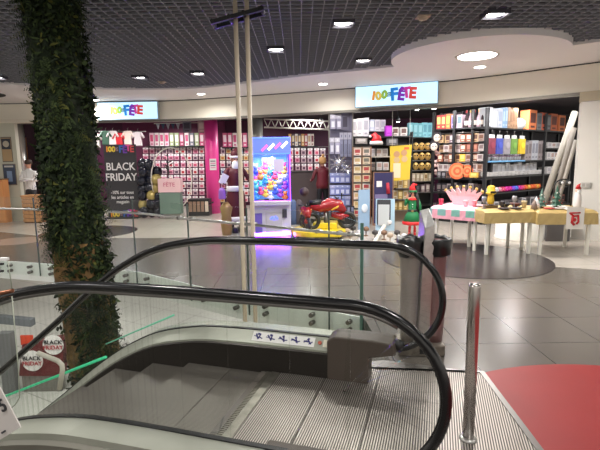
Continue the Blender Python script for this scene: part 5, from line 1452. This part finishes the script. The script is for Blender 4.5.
put_row(tR, rR, .05, LR*.62, .28, 12, .26, [((60, 56, 62), (120, 116, 120)), ((90, 84, 88), (40, 38, 42)), ((190, 186, 188), (90, 90, 96))], 'dark pack on the lowest shelf behind the gold tables', 'pack', 'dark packs on the lowest shelf', 'dark_pack')
put_row(tR, rR, LR*.66, LR-.1, .28, 8, .24, [((60, 56, 62), (120, 116, 120)), ((150, 90, 80), (40, 38, 42))], 'dark pack on the lowest shelf right of the rack middle post', 'pack', 'dark packs right of the post', 'dark_pack')

# left rack items
put_row(tL, rL, .05, .42, 2.33, 3, .36, [((210, 120, 70), (226, 190, 90)), ((176, 60, 60), (236, 200, 120))], 'orange and red picture pack at the left end of the top shelf', 'pack', 'orange picture packs', 'picture_pack')
put_row(tL, rL, .44, .72, 2.33, 2, .36, [((176, 150, 190), (96, 84, 130)), ((200, 176, 190), (90, 120, 130))], 'lilac picture pack in the middle of the left rack top shelf', 'pack', 'lilac picture packs', 'picture_pack')
def bottle_mesh(c, cap, lab):
    m = MB(); m.lathe((0, 0, 0), [(.04, 0), (.045, .02), (.045, .2), (.018, .28), (.016, .36)], 12); m.set(1).lathe((0, 0, .36), [(.019, -.03), (.02, .03), (.001, .035)], 10)
    m.set(2).lathe((0, 0, 0), [(.046, .05), (.046, .15)], 12); o = m.build('bottle', [cm(*c), cm(*cap), cm(*lab)]); d = o.data; bpy.data.objects.remove(o); return d
bm1 = bottle_mesh((50, 24, 30), (190, 60, 70), (230, 220, 210)); bm2 = bottle_mesh((200, 170, 180), (220, 190, 120), (236, 226, 226))
for i, x in enumerate((.80, .90, 1.0, 1.1, 1.2)):
    p = inrack(tL, rL, x, .1, 2.33)
    lbls = ['dark bottle with red cap, first of the bottles on the left rack top shelf', 'pale pink bottle second from the left on the top shelf', 'dark bottle in the middle of the five top shelf bottles', 'pale pink bottle right of the middle dark bottle', 'dark bottle nearest the rack corner post']
    inst(bm1 if i % 2 == 0 else bm2, 'bottle', p, (1, 1, 1.05), 0, lbls[i], 'bottle')
mix = [((170, 150, 140), (120, 80, 60)), ((150, 90, 70), (220, 200, 180)), ((200, 190, 186), (130, 110, 110)), ((190, 160, 120), (90, 60, 50)), ((120, 100, 106), (200, 190, 190))]
rowz = [2.08, 1.84, 1.60, 1.36]
for ri, z in enumerate(rowz):
    tag(MB().tube([inrack(tL, rL, .0, .05, z+.13), inrack(tL, rL, LL, .05, z+.13)], .01, 6).build('display_rail', M_dsteel), 'thin hanging rail of the %s gift pack row behind the pink table' % ORD[ri], 'rail')
    for i in range(8):
        x = .1+(LL-.2)*(i+.5)/8; p = inrack(tL, rL, x, .06+.1*random.random(), z)
        if (ri, i) == (2, 4): c = ((236, 180, 60), (244, 220, 120))
        elif (ri, i) in ((1, 5), (1, 6)): c = ((140, 84, 70), (180, 120, 100))
        else: c = random.choice(mix)
        lb = 'mixed brown or grey gift pack in the %s hanging row behind the pink table' % ORD[ri]; gp_ = 'gift packs, %s hanging row' % ORD[ri]
        if (ri, i) == (2, 4): lb, gp_ = 'bright yellow orange gift pack hanging behind the pink table', None
        elif (ri, i) in ((1, 5), (1, 6)): lb, gp_ = 'red brown gift pack in the second hanging row near the corner post', 'red brown gift packs'
        inst(carton_mesh(*c), 'gift_pack', p, (.135, .06, .2*random.uniform(.85, 1.05)), rL, lb, 'gift pack', gp_)
for u, r, lb in ((457, .2, 'large round orange paper fan hanging behind the pink crown'), (467, .15, 'smaller round orange paper fan right of the large one')):
    p = at(u, 171, 11.05)
    t = thing('paper_fan', lb, 'paper fan', tuple(p))
    MB().tube([(0, -.01, 0), (0, .01, 0)], r, 28).build('disc', cm(232, 110, 66), t)
    for k in (.75, .5, .25): MB().tube([(0, -.012-.004*(1-k)*4, 0), (0, .0, 0)], r*k, 24).build('ring', cm(240, 150, 100) if k != .5 else cm(226, 96, 60), t)
inst(carton_mesh((214, 170, 70), (230, 200, 120)), 'gift_pack', at(474, 175, 10.9), (.2, .05, .12), rL, 'yellow flat pack hanging right of the orange paper fans', 'gift pack')
# pink shiny sweets display left end
for i, (u, v) in enumerate([(436, 152), (441, 158), (437, 163), (444, 168), (438, 171)]):
    p = at(u, v, 11.75); m = MB()
    for k in range(5): m.ball((random.uniform(-.07, .07), random.uniform(-.03, .03), random.uniform(-.07, .07)), .05, 8, 6)
    o = m.build('bead_bag', cm(*[(214, 170, 166), (190, 160, 156), (226, 196, 190)][i % 3], rough=.25)); o.location = p
    tag(o, ['pink bag of shiny beads', 'mauve grey bag of shiny beads', 'pale rose bag of shiny beads'][i % 3]+' hanging at the left end of the gift rack', 'bag', 'bead bags '+str(['pink', 'mauve', 'rose'][i % 3]))
def feather_mask(u, v, lb):
    p = at(u, v, 11.6); m = MB()
    m.ball((0, 0, 0), .09, 12, 8, (1, .5, 1.1)); m.set(1)
    for k in range(14):
        a_ = PI*k/13; d = Vector((math.cos(a_), 0, math.sin(a_))); s_v = Vector((-d.z, 0, d.x))*.02
        m.poly([d*.07+s_v, d*.07-s_v, d*.19])
    m.set(2).ball((-.035, -.04, .02), .02, 8, 5).ball((.035, -.04, .02), .02, 8, 5)
    o = m.build('carnival_mask', [cm(220, 206, 190), cm(40, 34, 40), M_black]); o.location = p; tag(o, lb, 'mask')
feather_mask(437, 138, 'white carnival mask with dark feathers at the left end of the gift rack')
feather_mask(434, 147, 'white carnival mask hanging just below the first feathered one')
put_row(tL, rL, .1, LL-.15, 1.1, 9, .17, [((40, 38, 44), (150, 146, 150)), ((200, 196, 196), (60, 56, 60)), ((120, 90, 80), (60, 50, 50))], 'small dark or white pack on the shelf behind the pink crown', 'pack', 'small packs behind the pink crown', 'small_pack')
put_row(tL, rL, .1, LL-.15, .74, 8, .24, [((34, 32, 38), (110, 100, 100)), ((70, 50, 50), (40, 38, 40)), ((150, 140, 140), (60, 56, 60))], 'dark pack on the low shelf behind the pink table top', 'pack', 'dark packs behind the pink table', 'dark_pack')
put_row(tL, rL, .1, LL-.15, .28, 6, .2, [((30, 28, 34), (60, 60, 70)), ((44, 42, 50), (30, 28, 34))], 'black crate on the lowest shelf behind the pink table', 'crate', 'black crates', 'crate')
# black base plinths
for (P0, P1, lb) in ((Pa, Pb, 'long low black plinth under the gift pack rack'), (Pb, Pc, 'long low black plinth under the tableware rack')):
    d = P1-P0; n_ = Vector((-d.y, d.x)).normalized()*.42
    o = MB().prism([tuple(P0-n_*.2), tuple(P1-n_*.2), tuple(P1+n_), tuple(P0+n_)], 0, .24).build('plinth', M_black); tag(o, lb, 'plinth')
# leaning rolls
for i, (u0, v0, u1, v1, c, lb) in enumerate([(553, 176, 575, 112, (150, 144, 132), 'thick pale roll leaning against the side rack'), (560, 178, 574, 128, (128, 120, 110), 'thinner greyish roll leaning right of the thick one'), (565, 178, 576, 140, (160, 152, 140), 'shortest pale roll leaning nearest the white pillar')]):
    a = at(u0, v0, 9.75-.08*i); b = at(u1, v1, 9.95-.2*i)
    k = (a.z-.02)/(b.z-a.z); a2 = a-(b-a)*k
    tag(MB().tube([a2, b], [.068-.014*i]*2, 16).build('roll', cm(*c)), lb, 'roll')
# ================================================================== TABLES
M_leg = cm(232, 228, 216)
def table(FLp, FRp, depth, label, cloth_m, cloth_label, zt=.735, drop=.2, ext=.06):
    FLp = Vector(FLp); FRp = Vector(FRp)
    d = (FRp-FLp); d.z = 0; L = d.length; rz = math.atan2(d.y, d.x); n_ = Vector((-d.y, d.x, 0)).normalized()
    t = thing('folding_table', label, 'table', (FLp.x, FLp.y, 0), rz)
    MB().box((L/2, depth/2, zt-.015), (L+.08, depth+.06, .03)).build('tabletop', M_leg, t)
    for x in (0, L):
        for y in (0, depth): MB().box((x, y, (zt-.03)/2), (.045, .045, zt-.03)).build('leg', M_leg, t)
    # cloth
    m = MB(); nx, ny = 26, 14; x0, x1, y0, y1 = -.04-ext, L+.04+ext, -.03-ext, depth+.03+ext; V = {}
    def pos(i, j):
        fx = i/nx; fy = j/ny; X = x0-drop+(x1-x0+2*drop)*fx; Y = y0-drop+(y1-y0+2*drop)*fy; z = zt+.012
        ox = max(x0+ext*.5-X, X-x1+ext*.5, 0); oy = max(y0+ext*.5-Y, Y-y1+ext*.5, 0)
        cx_ = min(max(X, x0+ext*.5), x1-ext*.5); cy_ = min(max(Y, y0+ext*.5), y1-ext*.5)
        h_ = max(ox, oy)
        wob = .010*math.sin(i*1.1+j*1.1)*(h_/.2)
        return Vector((cx_+(math.copysign(min(ox, .02)+abs(wob), X-cx_) if ox > 0 else 0), cy_+(math.copysign(min(oy, .02)+abs(wob), Y-cy_) if oy > 0 else 0), z-h_))
    for i in range(nx+1):
        for j in range(ny+1): V[i, j] = m.bm.verts.new(pos(i, j))
    for i in range(nx):
        for j in range(ny): m._mark([m.bm.faces.new([V[i, j], V[i+1, j], V[i+1, j+1], V[i, j+1]])], False)
    o = m.build('tablecloth', cloth_m); o.location = t.location; o.rotation_euler = t.rotation_euler
    tag(o, cloth_label, 'tablecloth')
    so = o.modifiers.new('s', 'SOLIDIFY'); so.thickness = .004; so.offset = 1
    return t, L, rz, o
# pink patterned cloth material
def patch_material():
    m = bpy.data.materials.new('pink_patch_cloth'); m.use_nodes = True; nt = m.node_tree; b = nt.nodes['Principled BSDF']; L = nt.links.new
    tc = nt.nodes.new('ShaderNodeTexCoord'); br = nt.nodes.new('ShaderNodeTexBrick'); br.offset = 0
    br.inputs['Scale'].default_value = 1; br.inputs['Brick Width'].default_value = .26; br.inputs['Row Height'].default_value = .24
    br.inputs['Mortar Size'].default_value = .055; br.inputs['Color1'].default_value = (*lin(120, 176, 160), 1); br.inputs['Color2'].default_value = (*lin(150, 170, 190), 1)
    br.inputs['Mortar'].default_value = (*lin(236, 168, 184), 1)
    sp = nt.nodes.new('ShaderNodeSeparateXYZ'); cb = nt.nodes.new('ShaderNodeCombineXYZ'); ad = nt.nodes.new('ShaderNodeMath'); ad.inputs[1].default_value = -.53
    L(tc.outputs['Object'], sp.inputs[0]); L(sp.outputs[0], cb.inputs[0]); L(sp.outputs[2], ad.inputs[0]); L(ad.outputs[0], cb.inputs[1]); L(cb.outputs[0], br.inputs['Vector'])
    L(br.outputs['Color'], b.inputs['Base Color']); b.inputs['Roughness'].default_value = .5
    return m
T1 = table(atz(436, 246), atz(474, 251), .62, 'white legged folding table under the pink patterned cloth', patch_material(), 'pink tablecloth with blue green square patches', drop=.19)
T2 = table(atz(486, 255), atz(528, 254), .68, 'white legged folding table under the middle gold cloth', M_gold, 'plain gold tablecloth on the middle table', drop=.18)
T3 = table(atz(539, 255), atz(586, 255), .68, 'white legged folding table under the right gold cloth beside the pillar', M_gold, 'gold tablecloth with a santa runner on the right table', drop=.2)
ZT = .755
def ontable(T, x, y, z=ZT): return inrack(T[0], T[2], x, y, z)
# runner with figure on table 3
t3, L3, r3, c3 = T3
rn = MB().box((.48, -.098, ZT-.13), (.27, .008, .36)).box((.48, .26, ZT+.004), (.27, .72, .006)).build('table_runner', cm(226, 220, 212))
rn.location = t3.location; rn.rotation_euler = t3.rotation_euler; tag(rn, 'white table runner with a red santa drawing hanging over the right gold cloth', 'table runner')
dr = MB(); 
dr.tube([(.40, -.104, ZT-.06), (.46, -.106, ZT-.10), (.53, -.104, ZT-.09)], .016, 6).tube([(.44, -.104, ZT-.10), (.43, -.104, ZT-.20), (.47, -.104, ZT-.24)], .022, 6).tube([(.52, -.104, ZT-.09), (.53, -.104, ZT-.19), (.50, -.104, ZT-.23)], .018, 6).tube([(.38, -.104, ZT-.05), (.55, -.104, ZT-.045)], .012, 6).ball((.47, -.104, ZT-.16), .03, 8, 6, (1, .2, 1))
dr.build('red_drawing', cm(186, 30, 34), rn)
# crown on pink table
def crown():
    p = ontable(T1, .33, .34)
    t = thing('cardboard_crown', 'large pink cardboard crown with gold tips standing on the pink tablecloth', 'crown', tuple(p), T1[2]-.1)
    m = MB(); N_ = 7; pts = []
    for k in range(N_): pts.append((-.26+.52*k/(N_-1)))
    for k in range(N_):
        x = pts[k]; a_ = (k-(N_-1)/2)/((N_-1)/2); d = Vector((math.sin(a_*.9), 0, math.cos(a_*.9)))
        base = Vector((x*.75, 0, .12)); s_v = Vector((d.z, 0, -d.x))*.07; tip = base+d*.21
        m.hexa([base-s_v+Vector((0, -.012, 0)), base+s_v+Vector((0, -.012, 0)), tip+s_v*.15+Vector((0, -.012, 0)), tip-s_v*.15+Vector((0, -.012, 0))], [base-s_v+Vector((0, .012, 0)), base+s_v+Vector((0, .012, 0)), tip+s_v*.15+Vector((0, .012, 0)), tip-s_v*.15+Vector((0, .012, 0))])
        MB().ball(tuple(tip), .03, 10, 6, (1, .6, 1)).build('gold_tip', cm(196, 160, 84), t)
    m.build('points', cm(214, 168, 170), t)
    MB().hexa([(-.2, -.015, 0), (.2, -.015, 0), (.24, -.015, .16), (-.24, -.015, .16)], [(-.2, .015, 0), (.2, .015, 0), (.24, .015, .16), (-.24, .015, .16)]).build('band', cm(218, 172, 178), t)
crown()
for i, (x, y, c, nm) in enumerate([(.02, .1, (200, 60, 90), 'dark pink'), (.62, .15, (236, 150, 160), 'salmon pink'), (.5, .08, (230, 190, 200), 'pale pink')]):
    o = MB().lathe((0, 0, 0), [(.03, 0), (.045, .1), (.047, .11), (.001, .1)], 14).build('party_cup', cm(*c)); o.location = ontable(T1, x, y); tag(o, nm+' party cup on the pink tablecloth', 'cup')
o = MB().lathe((0, 0, 0), [(.001, 0), (.06, 0), (.1, .015), (.101, .02), (.001, .012)], 20).build('party_plate', cm(236, 180, 190)); o.location = ontable(T1, .72, .3); tag(o, 'pink party plate at the right end of the pink tablecloth', 'plate')
# middle table
p = ontable(T2, .18, .3)
t = thing('yellow_lantern', 'yellow moulded ornament on a dark base at the left of the middle gold table', 'ornament', tuple(p))
MB().lathe((0, 0, .06), [(.045, 0), (.06, .05), (.05, .12), (.045, .16), (.085, .18), (.08, .2), (.065, .21), (.062, .29), (.05, .31), (.001, .32)], 16).build('body', cm(214, 176, 50), t); MB().box((0, 0, .02), (.2, .14, .05)).build('base', cm(90, 70, 40), t)
MB().box((0, -.085, .27), (.09, .02, .03)).build('dark_band', M_black, t)
glassy = mat('smoke_plastic', lin(96, 92, 96), .2)
for i, (x, y, kind, c, lb) in enumerate([(.02, .2, 'g', (140, 140, 146), 'pale wine glass at the left edge of the middle gold table'), (.34, .2, 'c', (60, 56, 60), 'dark cup right of the yellow ornament'), (.44, .3, 'b', (40, 36, 40), 'small black bowl in the middle of the middle gold table'), (.54, .2, 'g', (160, 156, 160), 'pale wine glass right of the black bowl'),
                              (.62, .32, 'b', (110, 60, 50), 'red brown bowl near the right end of the middle gold table'), (.70, .18, 'c', (190, 170, 130), 'beige cup at the right end of the middle gold table')]):
    pr = {'g': [(.04, 0), (.04, .006), (.006, .012), (.006, .09), (.035, .12), (.04, .17), (.034, .2)], 'c': [(.03, 0), (.045, .1), (.046, .12), (.001, .1)], 'b': [(.03, 0), (.07, .04), (.09, .07), (.001, .05)]}[kind]
    o = MB().lathe((0, 0, 0), pr, 16).build({'g': 'wine_glass', 'c': 'party_cup', 'b': 'bowl'}[kind], cm(*c, rough=.25)); o.location = ontable(T2, x, y); tag(o, lb, {'g': 'glass', 'c': 'cup', 'b': 'bowl'}[kind])
for i, (x, y, lb) in enumerate([(.28, .05, 'dark plate at the front edge of the middle gold table'), (.5, .06, 'dark plate at the front right of the middle gold table')]):
    o = MB().lathe((0, 0, 0), [(.001, 0), (.06, 0), (.1, .015), (.101, .02), (.001, .012)], 20).build('party_plate', cm(60, 48, 50)); o.location = ontable(T2, x, y); tag(o, lb, 'plate')
# right table: trees, gnome, plates
def tree(x, y, h, lb, white=False):
    p = ontable(T3, x, y); t = thing('christmas_tree', lb, 'christmas tree', tuple(p))
    MB().tube([(0, 0, 0), (0, 0, h*.2)], .015, 8).lathe((0, 0, 0), [(.045, 0), (.045, .02), (.001, .02)], 12).build('trunk', cm(90, 66, 46), t)
    m = MB()
    for k in range(5):
        z = h*(.12+.17*k); r = h*.30*(1-k/5.6); seg = 14; c0 = Vector((0, 0, z+h*.26)); ring = []
        for j in range(seg):
            rr = r*(1 if j % 2 else .75); ring.append(Vector((rr*math.cos(2*PI*j/seg), rr*math.sin(2*PI*j/seg), z-(.015 if j % 2 else 0))))
        top_ = m.bm.verts.new(c0); vs = [m.bm.verts.new(v) for v in ring]
        m._mark([m.bm.faces.new([vs[j], vs[(j+1) % seg], top_]) for j in range(seg)])
    m.build('branches', cm(52, 92, 74) if not white else cm(90, 120, 108), t, recalc=False)
    for k in range(9):
        a_ = k*2.4; z = h*(.2+.07*k); r = h*.25*(1-k/11)
        MB().ball((r*math.cos(a_), r*math.sin(a_), z), .012, 8, 5).build('bauble', cm(200, 196, 190) if k % 2 else cm(170, 60, 50), t)
tree(.10, .25, .32, 'small grey green christmas tree at the left of the right gold table', True)
tree(.36, .28, .36, 'larger green christmas tree in the middle of the right gold table')
def snow_figure(T, x, y, lb, h, c, nm, hat=None):
    p = ontable(T, x, y); t = thing(nm, lb, 'ornament', tuple(p))
    MB().lathe((0, 0, 0), [(.05, 0), (.06, .03), (.055, h*.5), (.035, h*.62), (.001, h*.64)], 14).build('body', cm(*c), t)
    MB().ball((0, 0, h*.72), .045, 12, 8).build('head', cm(224, 190, 170), t)
    MB().ball((0, -.03, h*.66), .035, 10, 6, (1, .6, 1.3)).build('beard', M_paper, t)
    if hat: MB().tube([(0, 0, h*.78), (0, 0, h*.92), (.03, 0, h)], [.045, .025, .006], 10).build('hat', cm(*hat), t)
    for s in (-1, 1): MB().ball((s*.018, -.04, h*.74), .006, 6, 4).build('eye', M_black, t)
snow_figure(T3, .68, .25, 'small santa ornament with a red hat at the right end of the right gold table', .40, (226, 220, 216), 'santa_ornament', (190, 24, 30))
# white cone and reindeer
o = MB().lathe((0, 0, 0), [(.07, 0), (.05, .08), (.001, .2)], 12).build('white_cone', M_paper); o.location = ontable(T3, .0, .22); tag(o, 'white cone ornament at the left edge of the right gold table', 'ornament')
o = MB().lathe((0, 0, 0), [(.055, 0), (.035, .09), (.001, .17)], 12).build('brown_cone', cm(140, 120, 110)); o.location = ontable(T3, -.08, .1); tag(o, 'small brown cone ornament at the left front corner of the right gold table', 'ornament')
for x, c, lb in ((.14, (200, 60, 60), 'red rimmed plate at the front left of the right gold table'), (.30, (220, 210, 206), 'white plate at the front middle of the right gold table'), (.60, (150, 30, 36), 'dark red plate at the right of the right gold table')):
    o = MB().lathe((0, 0, 0), [(.001, 0), (.05, 0), (.085, .012), (.086, .018), (.001, .01)], 20).build('party_plate', cm(*c)); o.location = ontable(T3, x, .06); tag(o, lb, 'plate')
# tall arched black stand with penguin like ornaments behind table
p = ontable(T3, .57, .52); pts = []
for k in range(15):
    a_ = PI*k/14; pts.append(p+Vector((.15*math.cos(a_), 0, .34+.12*math.sin(a_))))
pts = [p+Vector((.15, 0, 0))]+pts+[p+Vector((-.15, 0, 0))]
tag(MB().tube(pts, .012, 8).build('arch_stand', M_black), 'black arched wire stand behind the santa ornament', 'stand')
for dx, lb in ((-.05, 'left black and white bauble under the arched stand'), (.07, 'right black and white bauble under the arched stand')):
    q = p+Vector((dx, -.02, .40)); m = MB(); m.ball((0, 0, 0), .045, 12, 8); m.set(1).ball((0, -.025, 0), .028, 10, 6)
    o = m.build('bauble', [M_black, M_paper]); o.location = q; tag(o, lb, 'bauble')
# white drum under tables
q = atz(510, 246); q2 = at(522, 230, 8.5)
o = MB().lathe((0, 0, 0), [(.5, 0), (.5, .02), (.48, .04), (.48, .56), (.46, .58), (.001, .58)], 32).build('white_drum', cm(224, 222, 214)); o.location = (at(521, 235, 8.9).x, 8.9, 0)
tag(o, 'round white plinth drum standing behind the two gold tables', 'plinth')
q = at(553, 235, 8.6)
o = MB().box((0, 0, .3), (.45, .35, .6)).build('grey_box', cm(96, 92, 92), bevel=.01); o.location = (q.x, 8.6, 0); tag(o, 'dark grey box on the floor under the right gold table', 'box')

# ================================================================== CAMERA, WORLD
w = bpy.data.worlds.new('hall'); sc.world = w; w.use_nodes = True
bg = w.node_tree.nodes['Background']; bg.inputs[0].default_value = (*lin(212, 206, 198), 1); bg.inputs[1].default_value = 1.25
cd = bpy.data.cameras.new('camera'); cam = bpy.data.objects.new('camera', cd); COL.objects.link(cam)
cd.sensor_width = 36; cd.lens = F/600*36; cd.clip_end = 200; cd.clip_start = .02
fwd = Vector((0, math.cos(PITCH), -math.sin(PITCH))); up = Vector((0, math.sin(PITCH), math.cos(PITCH))); rt = Vector((1, 0, 0))
c_, s_ = math.cos(ROLL), math.sin(ROLL)
X = rt*c_-up*s_; Yv = rt*s_+up*c_
M = Matrix((X, Yv, -fwd)).transposed().to_4x4(); M.translation = (0, 0, H)
cam.matrix_world = M
sc.camera = cam
sc.view_settings.view_transform = 'Standard'; sc.view_settings.look = 'None'; sc.view_settings.gamma = 1
sc.view_settings.use_curve_mapping = False; sc.view_settings.exposure = 0.3
sc.cycles.transparent_max_bounces = 48
sc.cycles.max_bounces = 8
